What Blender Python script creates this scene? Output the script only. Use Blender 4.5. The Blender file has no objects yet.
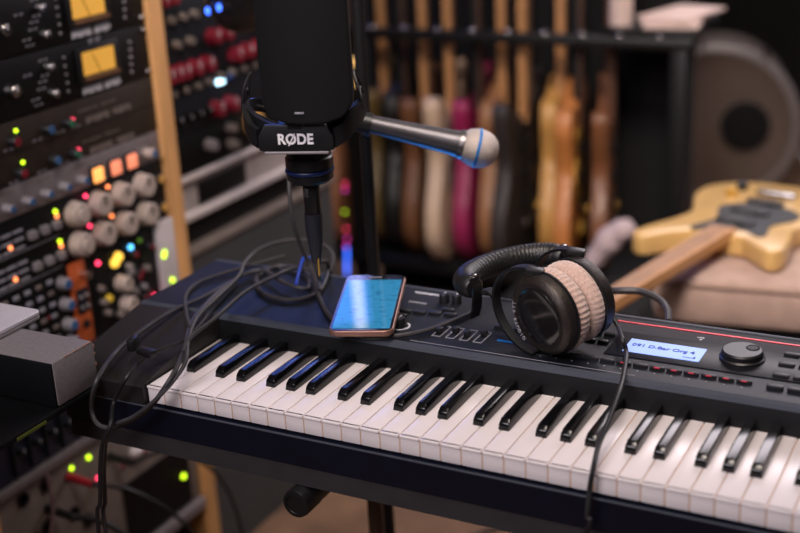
import bpy, bmesh, math, random
from mathutils import Vector, Matrix, Euler
random.seed(7)
C = bpy.context.scene.collection
S = bpy.context.scene
PI = math.pi

# ------------------------------------------------------------------ camera
cam_d = bpy.data.cameras.new('camera')
cam = bpy.data.objects.new('camera', cam_d); C.objects.link(cam)
cam.matrix_world = Matrix([[0.886815, -0.114677, 0.44767, 0.899635], [0.459425, 0.323328, -0.827277, -1.033037], [-0.049874, 0.939313, 0.339418, 1.411613], [0.0, 0.0, 0.0, 1.0]])
cam_d.sensor_width = 36.0
cam_d.lens = 57.0018
cam_d.clip_start = 0.02
cam_d.dof.use_dof = True
cam_d.dof.focus_distance = 1.42
cam_d.dof.aperture_fstop = 2.6
cam_d.dof.aperture_blades = 0
S.camera = cam
# ------------------------------------------------------------------ world, lights, exposure
S.view_settings.view_transform = 'Standard'
S.view_settings.look = 'None'
S.view_settings.gamma = 1.0
S.view_settings.use_curve_mapping = False
S.view_settings.exposure = 0.15
w = bpy.data.worlds.new('room_air'); S.world = w; w.use_nodes = True
w.node_tree.nodes['Background'].inputs[0].default_value = (0.9, 0.75, 0.8, 1)
w.node_tree.nodes['Background'].inputs[1].default_value = 0.02

def area(name, loc, target, sx, sy, power, col):
    l = bpy.data.lights.new(name, 'AREA'); l.shape = 'RECTANGLE'; l.size = sx; l.size_y = sy
    l.energy = power; l.color = col
    o = bpy.data.objects.new(name, l); C.objects.link(o)
    o.location = loc
    o.rotation_euler = (Vector(target) - Vector(loc)).to_track_quat('-Z', 'Y').to_euler()
    return o
area('ceiling_softlight', (0.75, 3.0, 2.62), (0.5, 0.3, 0.8), 2.5, 1.5, 76, (1.0, 0.90, 0.96))
area('front_fill_light', (0.2, -1.7, 2.35), (0.3, 0.6, 0.7), 1.3, 0.9, 31, (1.0, 0.92, 1.0))  # unseen fill added to brighten the key fronts
ml = area('bench_fill_light', (0.6, -0.2, 2.6), (0.30, 1.6, 0.5), 0.6, 0.6, 13, (1.0, 0.86, 0.76)); ml.data.spread = math.radians(75)  # narrow unseen fill added to brighten the bench and guitars
area('blue_stage_lamp', (-1.12, 1.85, 1.72), (0.0, 0.2, 0.83), 0.55, 0.7, 5, (0.10, 0.22, 1.0))
area('streak_light', (-1.25, 2.55, 1.95), (0.1, 0.3, 1.0), 0.025, 1.2, 0.5, (1.0, 0.85, 0.8))  # unseen strip added to draw a streak on the phone screen
bl = area('blue_underlight', (0.05, 0.54, 0.60), (0.15, 0.40, 1.01), 0.10, 0.10, 0.07, (0.03, 0.3, 1.0)); bl.data.spread = math.radians(45)  # small hidden light added to tint the vocal microphone blue from below
# ------------------------------------------------------------------ materials
def mat(name, col, rough=0.5, metal=0.0, emit=None, estr=0.0, noise=0.0, nscale=40.0, bump=0.0, bscale=200.0,
        coat=0.0, spec=0.5, col2=None, stretch=None, sheen=0.0):
    m = bpy.data.materials.new(name); m.use_nodes = True
    nt = m.node_tree; b = nt.nodes['Principled BSDF']
    b.inputs['Base Color'].default_value = (*col, 1); b.inputs['Roughness'].default_value = rough
    b.inputs['Metallic'].default_value = metal
    b.inputs['Specular IOR Level'].default_value = spec
    if coat: b.inputs['Coat Weight'].default_value = coat; b.inputs['Coat Roughness'].default_value = 0.1
    if sheen: b.inputs['Sheen Weight'].default_value = sheen; b.inputs['Sheen Roughness'].default_value = 0.5
    if emit:
        b.inputs['Emission Color'].default_value = (*emit, 1); b.inputs['Emission Strength'].default_value = estr
    if noise or bump or col2:
        tc = nt.nodes.new('ShaderNodeTexCoord'); mp = nt.nodes.new('ShaderNodeMapping')
        nt.links.new(tc.outputs['Object'], mp.inputs['Vector'])
        if stretch: mp.inputs['Scale'].default_value = stretch
        if noise or col2:
            n = nt.nodes.new('ShaderNodeTexNoise'); n.inputs['Scale'].default_value = nscale
            n.inputs['Detail'].default_value = 5
            nt.links.new(mp.outputs[0], n.inputs['Vector'])
            r = nt.nodes.new('ShaderNodeValToRGB')
            c2 = col2 or tuple(min(1, c * (1 + noise)) for c in col)
            c1 = col if col2 else tuple(c * (1 - noise) for c in col)
            r.color_ramp.elements[0].position = 0.35; r.color_ramp.elements[1].position = 0.65
            r.color_ramp.elements[0].color = (*c1, 1); r.color_ramp.elements[1].color = (*c2, 1)
            nt.links.new(n.outputs[0], r.inputs[0]); nt.links.new(r.outputs[0], b.inputs['Base Color'])
        if bump:
            n2 = nt.nodes.new('ShaderNodeTexNoise'); n2.inputs['Scale'].default_value = bscale
            nt.links.new(mp.outputs[0], n2.inputs['Vector'])
            bp = nt.nodes.new('ShaderNodeBump'); bp.inputs['Strength'].default_value = bump
            bp.inputs['Distance'].default_value = 0.001
            nt.links.new(n2.outputs[0], bp.inputs['Height']); nt.links.new(bp.outputs[0], b.inputs['Normal'])
    return m
def s(r, g, b):
    f = lambda c: (c / 255 / 12.92) if c / 255 <= 0.04045 else ((c / 255 + 0.055) / 1.055) ** 2.4
    return (f(r), f(g), f(b))
def glow(name, rgb, st): return mat(name, s(*rgb), 0.4, emit=s(*rgb), estr=st)

M = dict(
    floor=mat('floor_carpet', s(120, 92, 72), 0.95, noise=0.35, nscale=6, bump=0.4),
    wall=mat('dark_wall_paint', s(34, 32, 34), 0.9, noise=0.15, nscale=4),
    ceil=mat('ceiling_paint', s(120, 112, 108), 0.95, noise=0.05, nscale=5),
    white_key=mat('white_key_plastic', s(242, 232, 230), 0.28, spec=0.5, noise=0.01, nscale=30),
    black_key=mat('black_key_plastic', s(10, 10, 12), 0.2, noise=0.2, nscale=50),
    body=mat('piano_front_plastic', s(7, 12, 28), 0.35, noise=0.1),
    under=mat('piano_bottom_plastic', s(46, 43, 45), 0.6, noise=0.1),
    keycore=mat('key_core_wood', s(205, 170, 140), 0.7, noise=0.05),
    panel=mat('piano_panel_plastic', s(24, 27, 33), 0.46, spec=0.22, noise=0.06, nscale=60, bump=0.08, bscale=900),
    endblock=mat('end_block_plastic', s(34, 30, 31), 0.5, noise=0.1),
    well=mat('key_well_plastic', s(8, 9, 11), 0.5, spec=0.3, noise=0.1),
    lip=mat('piano_lip_plastic', s(62, 66, 76), 0.5, spec=0.3, noise=0.05),
    bezel=mat('display_bezel_plastic', s(16, 17, 21), 0.4, spec=0.25, noise=0.1),
    red=mat('red_trim', s(215, 40, 62), 0.4, noise=0.03),
    lcd=glow('lcd_backlight', (130, 160, 235), 0.5),
    lcd_ink=mat('lcd_ink', s(25, 45, 150), 0.5),
    print=mat('white_print', s(200, 198, 205), 0.6, noise=0.04),
    greyprint=mat('grey_print', s(140, 138, 146), 0.6, noise=0.04),
    button=mat('rubber_button', s(26, 26, 29), 0.45, noise=0.1),
    button_red=glow('lit_red_button_edge', (190, 40, 62), 0.25),
    knob=mat('black_knob', s(20, 20, 22), 0.4, noise=0.1),
    rubber=mat('black_cable_rubber', s(30, 29, 31), 0.5, noise=0.1),
    rubber_grey=mat('grey_cable_rubber', s(56, 53, 55), 0.5, noise=0.1),
    blackplastic=mat('black_plastic', s(20, 20, 22), 0.42, noise=0.1),
    blackmetal=mat('black_painted_metal', s(24, 24, 26), 0.4, metal=0.2, noise=0.1),
    hpmetal=mat('black_hammered_shell', s(66, 60, 57), 0.4, metal=0.75, noise=0.2, nscale=300, bump=0.5, bscale=700),
    gloss=mat('black_gloss', s(22, 20, 21), 0.18, coat=0.6, noise=0.05),
    leather=mat('black_leather', s(24, 23, 24), 0.42, noise=0.15, bump=0.5, bscale=400),
    velour=mat('beige_velour', s(194, 164, 150), 0.95, noise=0.14, nscale=350, bump=0.9, bscale=900, sheen=0.6),
    chrome=mat('chrome', s(200, 196, 194), 0.22, metal=1.0, noise=0.03),
    steel=mat('brushed_steel', s(120, 116, 116), 0.36, metal=0.9, noise=0.08),
    handle=mat('microphone_handle_metal', s(92, 90, 94), 0.42, metal=0.8, noise=0.05),
    grille=mat('microphone_grille_mesh', s(190, 178, 172), 0.5, metal=0.6, noise=0.12, nscale=600, bump=1.0, bscale=1200),
    blueband=mat('blue_enamel', s(20, 105, 180), 0.35, noise=0.05),
    blueplastic=mat('blue_plastic', s(25, 70, 190), 0.4, noise=0.05),
    darkblue=mat('dark_blue_ring', s(14, 30, 74), 0.4, noise=0.05), boot=mat('boot_rubber', s(30, 33, 42), 0.55, noise=0.1),
    gold=mat('gold_lettering', s(205, 160, 70), 0.4, metal=0.5),
    popmesh=mat('black_mesh', s(8, 8, 9), 0.7, spec=0.25, noise=0.25, nscale=500, bump=0.4, bscale=1500),
    label=mat('label_white', s(250, 246, 246), 0.5, noise=0.02),
    phonecase=mat('rose_metal_case', s(150, 112, 100), 0.35, metal=0.6, noise=0.05),
    wood=mat('pine_wood', s(222, 166, 106), 0.6, noise=0.18, nscale=12, stretch=(4, 4, 0.4)),
    darkwood=mat('dark_wood', s(84, 58, 40), 0.6, noise=0.2, nscale=12, stretch=(4, 4, 0.4)),
    rackblack=mat('rack_black_panel', s(9, 9, 11), 0.5, spec=0.25, metal=0.1, noise=0.15),
    rackbrown=mat('rack_brown_panel', s(48, 39, 33), 0.55, spec=0.3, metal=0.1, noise=0.12),
    racksilver=mat('rack_silver_panel', s(128, 120, 122), 0.45, metal=0.3, noise=0.07),
    rackgrey=mat('rack_grey_panel', s(124, 113, 107), 0.5, metal=0.2, noise=0.1),
    rackdark=mat('rack_slate_panel', s(24, 28, 35), 0.5, spec=0.3, metal=0.1, noise=0.15),
    rackwhite=mat('rack_white_panel', s(205, 196, 198), 0.5, noise=0.04),
    rackorange=mat('rack_orange_panel', s(196, 92, 44), 0.5, noise=0.12),
    rackblue=mat('rack_navy_plastic', s(30, 38, 60), 0.4, noise=0.1),
    creamknob=mat('cream_knob', s(180, 164, 154), 0.5, noise=0.06),
    greyknob=mat('grey_knob', s(150, 144, 146), 0.4, metal=0.3, noise=0.06),
    redknob=mat('red_knob', s(122, 14, 36), 0.45, noise=0.1),
    blueknob=mat('blue_knob_cap', s(50, 90, 135), 0.45, noise=0.08),
    greenknob=mat('green_knob_cap', s(35, 100, 72), 0.45, noise=0.08),
    tanknob=mat('tan_knob', s(212, 160, 82), 0.5, noise=0.06),
    meter=glow('meter_face', (216, 160, 66), 0.5),
    meterbar=mat('copper_bar', s(150, 112, 84), 0.4, metal=0.5, noise=0.08),
    orangelit=glow('lit_orange_button', (255, 170, 90), 1.3), salmonlit=glow('lit_salmon_button', (240, 140, 105), 0.8),
    led_g=glow('green_led', (185, 225, 30), 3.0), led_r=glow('red_led', (255, 60, 100), 3.0), led_b=glow('blue_led', (90, 190, 255), 3.0),
    led_w=glow('white_blue_led', (190, 235, 255), 4.0), led_o=glow('orange_led', (255, 140, 80), 2.5), led_y=glow('yellow_lamp', (240, 190, 70), 1.4),
    glow_bb=glow('deep_blue_glow', (60, 110, 255), 2.5), led_m=glow('magenta_led', (255, 60, 190), 2.0),
    beige=mat('beige_upholstery', s(172, 145, 132), 0.95, noise=0.08, nscale=30, bump=0.5, bscale=700, sheen=0.2),
    piping=mat('beige_piping', s(150, 124, 110), 0.9, noise=0.06),
    greytolex=mat('grey_vinyl', s(126, 119, 119), 0.55, noise=0.08, nscale=200, bump=0.4, bscale=900),
    worn=mat('worn_orange_edge', s(160, 122, 100), 0.7, noise=0.1),
    silver=mat('silver_metal_lid', s(228, 222, 228), 0.4, metal=0.3, noise=0.03),
    tableblack=mat('black_table_laminate', s(8, 8, 10), 0.6, spec=0.2, noise=0.15),
    lime=mat('lime_tape', s(90, 100, 30), 0.6, noise=0.06),
    redplastic=mat('red_plastic', s(170, 30, 46), 0.5, noise=0.08),
    cloth=mat('white_cloth', s(196, 176, 180), 0.95, noise=0.06, bump=0.4),
    paper=mat('white_paper', s(220, 195, 185), 0.9, noise=0.04),
    blackcloth=mat('black_cloth', s(16, 16, 18), 0.95, noise=0.2, bump=0.3),
    hoopmetal=mat('hoop_metal', s(150, 143, 142), 0.35, metal=0.3, noise=0.04),
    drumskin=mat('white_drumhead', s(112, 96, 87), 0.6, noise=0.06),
    butterscotch=mat('butterscotch_lacquer', s(205, 166, 104), 0.3, coat=0.4, noise=0.1, nscale=8),
    maple=mat('maple_wood', s(190, 138, 90), 0.45, noise=0.12, nscale=10),
    ebony=mat('ebony', s(20, 17, 16), 0.5, noise=0.1),
    rosewood=mat('rosewood', s(96, 62, 44), 0.5, noise=0.15, nscale=14),
)
def screen_mat():
    m = bpy.data.materials.new('phone_screen'); m.use_nodes = True; nt = m.node_tree
    b = nt.nodes['Principled BSDF']; b.inputs['Base Color'].default_value = (0.01, 0.02, 0.03, 1)
    b.inputs['Roughness'].default_value = 0.02
    tc = nt.nodes.new('ShaderNodeTexCoord'); mp = nt.nodes.new('ShaderNodeMapping')
    mp.inputs['Scale'].default_value = (220, 340, 1)
    br = nt.nodes.new('ShaderNodeTexNoise'); br.inputs['Scale'].default_value = 0.6
    nt.links.new(tc.outputs['UV'], mp.inputs[0]); 
    mp.inputs['Scale'].default_value = (9, 34, 1)
    nt.links.new(mp.outputs[0], br.inputs['Vector'])
    r = nt.nodes.new('ShaderNodeValToRGB'); r.color_ramp.elements[0].position = 0.34; r.color_ramp.elements[1].position = 0.46
    r.color_ramp.elements[0].color = (*s(34, 116, 160), 1); r.color_ramp.elements[1].color = (*s(48, 138, 186), 1)
    nt.links.new(br.outputs[0], r.inputs[0]); nt.links.new(r.outputs[0], b.inputs['Emission Color'])
    b.inputs['Emission Strength'].default_value = 0.8
    return m
M['screen'] = screen_mat()

# ------------------------------------------------------------------ mesh builder
def cr(pts, n=8, closed=False):
    """Catmull-Rom through points of any dimension"""
    P = [Vector(p) for p in pts]; out = []
    N = len(P); rng = N if closed else N - 1
    for i in range(rng):
        p1, p2 = P[i], P[(i + 1) % N]
        p0 = P[i - 1] if (i > 0 or closed) else p1 * 2 - p2
        p3 = P[(i + 2) % N] if (i + 2 < N or closed) else p2 * 2 - p1
        for k in range(n):
            t = k / n
            out.append(0.5 * ((2 * p1) + (p2 - p0) * t + (2 * p0 - 5 * p1 + 4 * p2 - p3) * t * t + (3 * p1 - p0 - 3 * p2 + p3) * t ** 3))
    if not closed: out.append(P[-1])
    return out
def frame(axis):
    a = Vector(axis).normalized(); t = Vector((0, 0, 1)) if abs(a.z) < 0.9 else Vector((0, 1, 0))
    u = t.cross(a).normalized(); return a, u, a.cross(u)

class MB:
    def __init__(self): self.V = []; self.F = []
    def add(self, vs, fs):
        o = len(self.V); self.V += [Vector(v) for v in vs]; self.F += [tuple(i + o for i in f) for f in fs]; return self
    def frombm(self, bm, mx=None):
        bm.verts.ensure_lookup_table()
        vs = [(mx @ v.co) if mx else v.co.copy() for v in bm.verts]
        fs = [[v.index for v in f.verts] for f in bm.faces]
        bm.free(); return self.add(vs, fs)
    def box(self, c, d, rot=None, bev=0.0, seg=2):
        bm = bmesh.new(); bmesh.ops.create_cube(bm, size=1)
        for v in bm.verts: v.co = Vector((v.co.x * d[0], v.co.y * d[1], v.co.z * d[2]))
        if bev: bmesh.ops.bevel(bm, geom=list(bm.edges), offset=min(bev, min(d) * 0.49), segments=seg, profile=0.5, affect='EDGES')
        bm.verts.index_update()
        mx = Matrix.Translation(c) @ (rot.to_matrix().to_4x4() if isinstance(rot, Euler) else (rot.to_4x4() if rot else Matrix()))
        return self.frombm(bm, mx)
    def b6(self, x0, x1, y0, y1, z0, z1, bev=0.0):
        return self.box(((x0 + x1) / 2, (y0 + y1) / 2, (z0 + z1) / 2), (abs(x1 - x0), abs(y1 - y0), abs(z1 - z0)), None, bev)
    def lathe(self, prof, o, axis, seg=32, mod=None, caps=True):
        a, u, v = frame(axis); o = Vector(o); vs = []; fs = []; n = len(prof)
        for j in range(seg):
            t = 2 * PI * j / seg; d = u * math.cos(t) + v * math.sin(t)
            for k, (r, h) in enumerate(prof):
                rr = r * (mod(t, k) if mod else 1); vs.append(o + d * rr + a * h)
        for j in range(seg):
            j2 = (j + 1) % seg
            for k in range(n - 1): fs.append((j * n + k, j2 * n + k, j2 * n + k + 1, j * n + k + 1))
        if caps and prof[0][0] > 1e-6: fs.append(tuple(j * n for j in reversed(range(seg))))
        if caps and prof[-1][0] > 1e-6: fs.append(tuple(j * n + n - 1 for j in range(seg)))
        return self.add(vs, fs)
    def cyl(self, p0, p1, r0, r1=None, seg=24, bev=0.0):
        p0, p1 = Vector(p0), Vector(p1); r1 = r0 if r1 is None else r1; L = (p1 - p0).length
        pr = [(r0, 0), (r1, L)]
        if bev: pr = [(r0 - bev, 0), (r0, bev), (r1, L - bev), (r1 - bev, L)]
        return self.lathe(pr, p0, p1 - p0, seg)
    def sphere(self, c, r, sc=(1, 1, 1), axis=(0, 0, 1), seg=24):
        n = seg // 2
        bm = bmesh.new(); bmesh.ops.create_uvsphere(bm, u_segments=seg, v_segments=n, radius=r)
        for v in bm.verts: v.co = Vector((v.co.x * sc[0], v.co.y * sc[1], v.co.z * sc[2]))
        bm.verts.index_update(); a, u, w = frame(axis)
        R = Matrix((u, w, a)).transposed().to_4x4()
        return self.frombm(bm, Matrix.Translation(c) @ R)
    def tube(self, pts, r, seg=8, n=6, smooth=True, closed=False, rfun=None):
        P = cr(pts, n, closed) if smooth else [Vector(p) for p in pts]
        vs = []; fs = []; N = len(P); prev = None
        for i in range(N):
            a = (P[(i + 1) % N] if (i < N - 1 or closed) else P[i]) - (P[i - 1] if (i > 0 or closed) else P[i])
            a = a.normalized() if a.length > 1e-9 else Vector((0, 0, 1))
            if prev is None: u = frame(a)[1]
            else:
                u = prev - a * prev.dot(a); u = u.normalized() if u.length > 1e-6 else frame(a)[1]
            prev = u; v = a.cross(u); rr = rfun(i / max(1, N - 1)) if rfun else r
            for k in range(seg):
                t = 2 * PI * k / seg; vs.append(P[i] + (u * math.cos(t) + v * math.sin(t)) * rr)
        for i in range(N if closed else N - 1):
            j = (i + 1) % N
            for k in range(seg):
                k2 = (k + 1) % seg; fs.append((i * seg + k, i * seg + k2, j * seg + k2, j * seg + k))
        if not closed:
            fs.append(tuple(reversed(range(seg)))); fs.append(tuple((N - 1) * seg + k for k in range(seg)))
        return self.add(vs, fs)
    def ribbon(self, pts, wdir, w, th, closed=False):
        """flat strap along pts; wdir = direction of its width"""
        P = [Vector(p) for p in pts]; vs = []; fs = []; N = len(P); wd = Vector(wdir).normalized()
        for i in range(N):
            a = (P[(i + 1) % N] if (i < N - 1 or closed) else P[i]) - (P[i - 1] if (i > 0 or closed) else P[i]); a.normalize()
            nn = a.cross(wd).normalized()
            for sx, sy in ((-1, -1), (1, -1), (1, 1), (-1, 1)): vs.append(P[i] + wd * (sx * w / 2) + nn * (sy * th / 2))
        for i in range(N if closed else N - 1):
            j = (i + 1) % N
            for k in range(4):
                k2 = (k + 1) % 4; fs.append((i * 4 + k, i * 4 + k2, j * 4 + k2, j * 4 + k))
        if not closed: fs.append((3, 2, 1, 0)); fs.append(tuple((N - 1) * 4 + k for k in range(4)))
        return self.add(vs, fs)
    def prism(self, poly, o, ux, uy, dep, bev=0.0):
        """polygon of 2-D points spanned by ux, uy at o, extruded by vector dep"""
        o, ux, uy, dep = Vector(o), Vector(ux), Vector(uy), Vector(dep); n = len(poly)
        if bev:
            bm = bmesh.new()
            vs = [bm.verts.new(o + ux * p[0] + uy * p[1]) for p in poly]
            f = bm.faces.new(vs); r = bmesh.ops.extrude_face_region(bm, geom=[f])
            bmesh.ops.translate(bm, vec=dep, verts=[e for e in r['geom'] if isinstance(e, bmesh.types.BMVert)])
            bmesh.ops.recalc_face_normals(bm, faces=list(bm.faces))
            nd = dep.normalized()
            ed = [e for e in bm.edges if abs((e.verts[0].co - e.verts[1].co).normalized().dot(nd)) < 0.5]
            bmesh.ops.bevel(bm, geom=ed, offset=bev, segments=3, profile=0.5, affect='EDGES')
            bm.verts.index_update(); return self.frombm(bm)
        vs = [o + ux * p[0] + uy * p[1] for p in poly]; vs += [v + dep for v in vs]
        fs = [tuple(reversed(range(n))), tuple(range(n, 2 * n))] + [(i, (i + 1) % n, n + (i + 1) % n, n + i) for i in range(n)]
        return self.add(vs, fs)
    def move(self, d):
        self.V = [v + d for v in self.V]; return self
    def build(self, name, m, parent=None, world=False, loc=None, label=None, sharp=35, stuff=False):
        V = self.V
        if world and parent is not None:
            root = parent
            while root.parent: root = root.parent
            inv = Matrix.LocRotScale(root.location, root.rotation_euler, None).inverted()
            V = [inv @ v for v in V]
        if loc is not None: V = [v - Vector(loc) for v in V]
        me = bpy.data.meshes.new(name); me.from_pydata(V, [], self.F); me.update()
        bm = bmesh.new(); bm.from_mesh(me); bmesh.ops.recalc_face_normals(bm, faces=list(bm.faces)); bm.to_mesh(me); bm.free()
        me.polygons.foreach_set('use_smooth', [True] * len(me.polygons))
        me.set_sharp_from_angle(angle=math.radians(sharp))
        me.materials.append(M[m] if isinstance(m, str) else m)
        o = bpy.data.objects.new(name, me); C.objects.link(o)
        if parent is not None: o.parent = parent
        if loc is not None: o.location = loc
        if label: o['label'] = label
        if stuff: o['kind'] = 'stuff'
        return o
def tag(o, label, cat, group=None):
    o['label'] = label; o['category'] = cat
    if group: o['group'] = group
    return o
def thing(name, label, cat, loc=(0, 0, 0), rot=(0, 0, 0), group=None):
    o = bpy.data.objects.new(name, None); C.objects.link(o); o.empty_display_size = 0.05
    o.location = loc; o.rotation_euler = rot
    return tag(o, label, cat, group)
def struct(o): o['kind'] = 'structure'; return o
def textdata(body, size, bold=0.0, depth=0.0005, spacing=1.0):
    cu = bpy.data.curves.new('lettering', 'FONT'); cu.body = body; cu.size = size; cu.extrude = depth / 2; cu.offset = bold
    cu.align_x = 'CENTER'; cu.align_y = 'CENTER'; cu.space_character = spacing
    o = bpy.data.objects.new('lettering', cu); C.objects.link(o)
    dg = bpy.context.evaluated_depsgraph_get(); dg.update()
    me = o.evaluated_get(dg).to_mesh()
    vs = [v.co.copy() for v in me.vertices]; fs = [tuple(p.vertices) for p in me.polygons]
    o.evaluated_get(dg).to_mesh_clear(); bpy.data.objects.remove(o); bpy.data.curves.remove(cu)
    return vs, fs
def text_mb(mb, body, size, o, ux, uy, bold=0.0, depth=0.0005, sx=1.0, spacing=1.0):
    vs, fs = textdata(body, size, bold, depth, spacing); o, ux, uy = Vector(o), Vector(ux).normalized(), Vector(uy).normalized(); n = ux.cross(uy)
    return mb.add([o + ux * (v.x * sx) + uy * v.y + n * v.z for v in vs], fs)

# ================================================================== setting
struct(MB().b6(-1.3, 2.8, -2.6, 4.7, -0.05, 0).build('floor', 'floor'))
struct(MB().b6(-1.3, 2.8, -2.6, 4.7, 2.75, 2.8).build('ceiling', 'ceil'))
struct(MB().b6(-1.35, -1.3, -2.6, 4.7, 0, 2.75).build('wall_left', 'wall'))
struct(MB().b6(2.8, 2.85, -2.6, 4.7, 0, 2.75).build('wall_right', 'wall'))
struct(MB().b6(-1.3, 2.8, 4.7, 4.75, 0, 2.75).build('wall_back', 'wall'))
struct(MB().b6(-1.3, 2.8, -2.65, -2.6, 0, 2.75).build('wall_front', 'wall'))
struct(MB().b6(-1.3, 2.8, 4.685, 4.7, 0, 0.1, 0.004).build('baseboard_back', 'darkwood'))

# ================================================================== digital piano
KP = 0.0235; NW = 52; XL, XR = -0.125, NW * KP + 0.105; PZ = 0.830
dp = thing('digital_piano', 'black eighty-eight key digital piano with red trim line, lit blue display and data wheel', 'keyboard', (0.55, 0.16, 0.715))
def ext(poly, x0, x1): return MB().prism(poly, (x0, 0, 0), (0, 1, 0), (0, 0, 1), (x1 - x0, 0, 0))
ext([(-0.0045, 0.776), (-0.006, 0.7745), (-0.006, 0.741), (-0.0045, 0.739), (0.334, 0.739), (0.334, 0.776)], XL, XR).build('lower_case', 'body', dp, True)
ext([(-0.0050, 0.739), (-0.0050, 0.716), (0.32, 0.716), (0.33, 0.739)], XL + 0.004, XR - 0.004).build('bottom_pan', 'under', dp, True)
MB().tube([(XL + 0.001, -0.0055, 0.7755), (XR - 0.001, -0.0055, 0.7755)], 0.0013, smooth=False).build('front_edge', 'lip', dp, True)
ext([(0.143, 0.776), (0.1435, 0.800), (0.151, 0.824), (0.151, 0.776)], -0.005, XR - 0.1).build('key_well', 'well', dp, True)
ext([(0.151, 0.776), (0.1515, 0.8255), (0.156, PZ), (0.322, PZ), (0.331, 0.824), (0.335, 0.81), (0.335, 0.776)], XL, XR).build('control_panel', 'panel', dp, True)
ext([(0.1500, 0.8245), (0.1518, 0.8290), (0.1575, 0.8309), (0.1585, 0.8300), (0.1525, 0.8240)], XL, XR).build('front_trim', 'lip', dp, True)
ext([(0.3175, 0.8300), (0.3180, 0.8312), (0.3250, 0.8300), (0.3340, 0.8180), (0.3330, 0.8150), (0.322, 0.829)], XL, XR).build('back_trim', 'lip', dp, True)
for x0, x1, nm in ((XL, -0.0015, 'end_block'), (NW * KP + 0.0015, XR, 'end_block')):
    ext([(-0.006, 0.776), (-0.006, 0.799), (-0.003, 0.802), (0.02, 0.807), (0.1505, 0.8285), (0.1505, 0.776)], x0, x1).build(nm, 'endblock', dp, True)
MB().b6(0.42, XR - 0.004, 0.3025, 0.3055, PZ - 0.0005, PZ + 0.0006).build('red_trim', 'red', dp, True)
MB().b6(0.0012, NW * KP - 0.0012, 0.0006, 0.143, 0.7792, 0.7982).build('key_core', 'keycore', dp, True)
for n in range(NW):
    x0 = n * KP + 0.0005; x1 = (n + 1) * KP - 0.0005
    m = MB().b6(x0, x1, 0.0, 0.1445, 0.7785, 0.80, 0.0011)
    m.b6(x0, x1, -0.0014, 0.004, 0.7968, 0.80, 0.0009)
    m.build('white_key', 'white_key', dp, True)
off = {1: 0.0028, 3: -0.0028, 4: 0.0028, 6: -0.0032, 0: 0.0}
def black_key_mesh(x):
    bm = bmesh.new()
    prof = [(0.0485, 0.7995), (0.0500, 0.8075), (0.0555, 0.8118), (0.1445, 0.8118), (0.1445, 0.7995)]
    wid = [0.0128, 0.0112, 0.0098, 0.0098, 0.0128]
    vs = [[bm.verts.new((x + sgn * wid[i] / 2, y, z)) for i, (y, z) in enumerate(prof)] for sgn in (-1, 1)]
    bm.faces.new(vs[0]); bm.faces.new(list(reversed(vs[1])))
    for i in range(5): j = (i + 1) % 5; bm.faces.new((vs[0][j], vs[0][i], vs[1][i], vs[1][j]))
    bmesh.ops.recalc_face_normals(bm, faces=list(bm.faces))
    bmesh.ops.bevel(bm, geom=list(bm.edges), offset=0.0014, segments=2, profile=0.6, affect='EDGES')
    bm.verts.index_update(); return MB().frombm(bm)
for b in range(1, NW):
    if b % 7 in off: black_key_mesh(b * KP + off[b % 7]).build('black_key', 'black_key', dp, True)
# display block
MB().b6(0.480, 0.700, 0.207, 0.274, PZ - 0.001, PZ + 0.0012, 0.0005).build('display_bezel', 'bezel', dp, True)
lcd = MB().b6(0.4975, 0.5835, 0.2195, 0.2555, PZ, PZ + 0.0018).build('display', 'lcd', dp, True)
t = MB(); text_mb(t, '091 D.Bar Org 4', 0.0104, (0.5385, 0.2395, PZ + 0.0021), (1, 0, 0), (0, 1, 0), 0.0001, 0.0003)
text_mb(t, '----4', 0.008, (0.571, 0.2265, PZ + 0.0021), (1, 0, 0), (0, 1, 0), 0.0001, 0.0003); t.build('display_text', 'lcd_ink', lcd, True)
dial = MB().lathe([(0.0245, 0), (0.0245, 0.003), (0.0225, 0.0045), (0.0222, 0.0095), (0.0205, 0.0115), (0, 0.0118)], (0.624, 0.247, PZ), (0, 0, 1), 48).build('data_wheel', 'knob', dp, True)
MB().lathe([(0.0075, 0), (0.0068, 0.0006), (0.0035, -0.0012), (0, -0.0016)], (0.6335, 0.2545, PZ + 0.0120), (0, 0, 1), 24).build('finger_dimple', 'well', dial, True)
for i in range(13):
    x = 0.640 - i * 0.0186
    b = MB().b6(x - 0.0082, x + 0.0082, 0.1862, 0.1902, PZ - 0.001, PZ + 0.0035, 0.0008).build('soft_button', 'button', dp, True)
    if i < 6 or i == 7: MB().b6(x - 0.003, x + 0.003, 0.1855, 0.1863, PZ + 0.0022, PZ + 0.0034).build('status_light', 'button_red', b, True)
    m = MB()
    for k in range(5): m.b6(x - 0.0068 + k * 0.0027, x - 0.0048 + k * 0.0027, 0.1935, 0.1955, PZ - 0.0002, PZ + 0.0004)
    m.sphere((x, 0.177, PZ), 0.0012, (1, 1, 0.4), seg=10); m.build('button_print', 'greyprint', b, True)
for cx in (0.672, 0.693, 0.714, 0.735):
    for y in (0.273, 0.2455, 0.2155, 0.1860):
        if cx == 0.693 and y > 0.23: pass
        MB().b6(cx - 0.0085, cx + 0.0085, y - 0.0035, y + 0.0035, PZ - 0.001, PZ + 0.004, 0.001).build('number_button', 'button', dp, True)
m = MB(); text_mb(m, 'USB', 0.0048, (0.568, 0.288, PZ + 0.0003), (1, 0, 0), (0, 1, 0), 0.0001, 0.0002)
m.prism([(-0.0022, 0), (0.0022, 0), (0, -0.003)], (0.569, 0.284, PZ), (1, 0, 0), (0, 1, 0), (0, 0, 0.0004)); m.build('panel_mark', 'print', dp, True)
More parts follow.
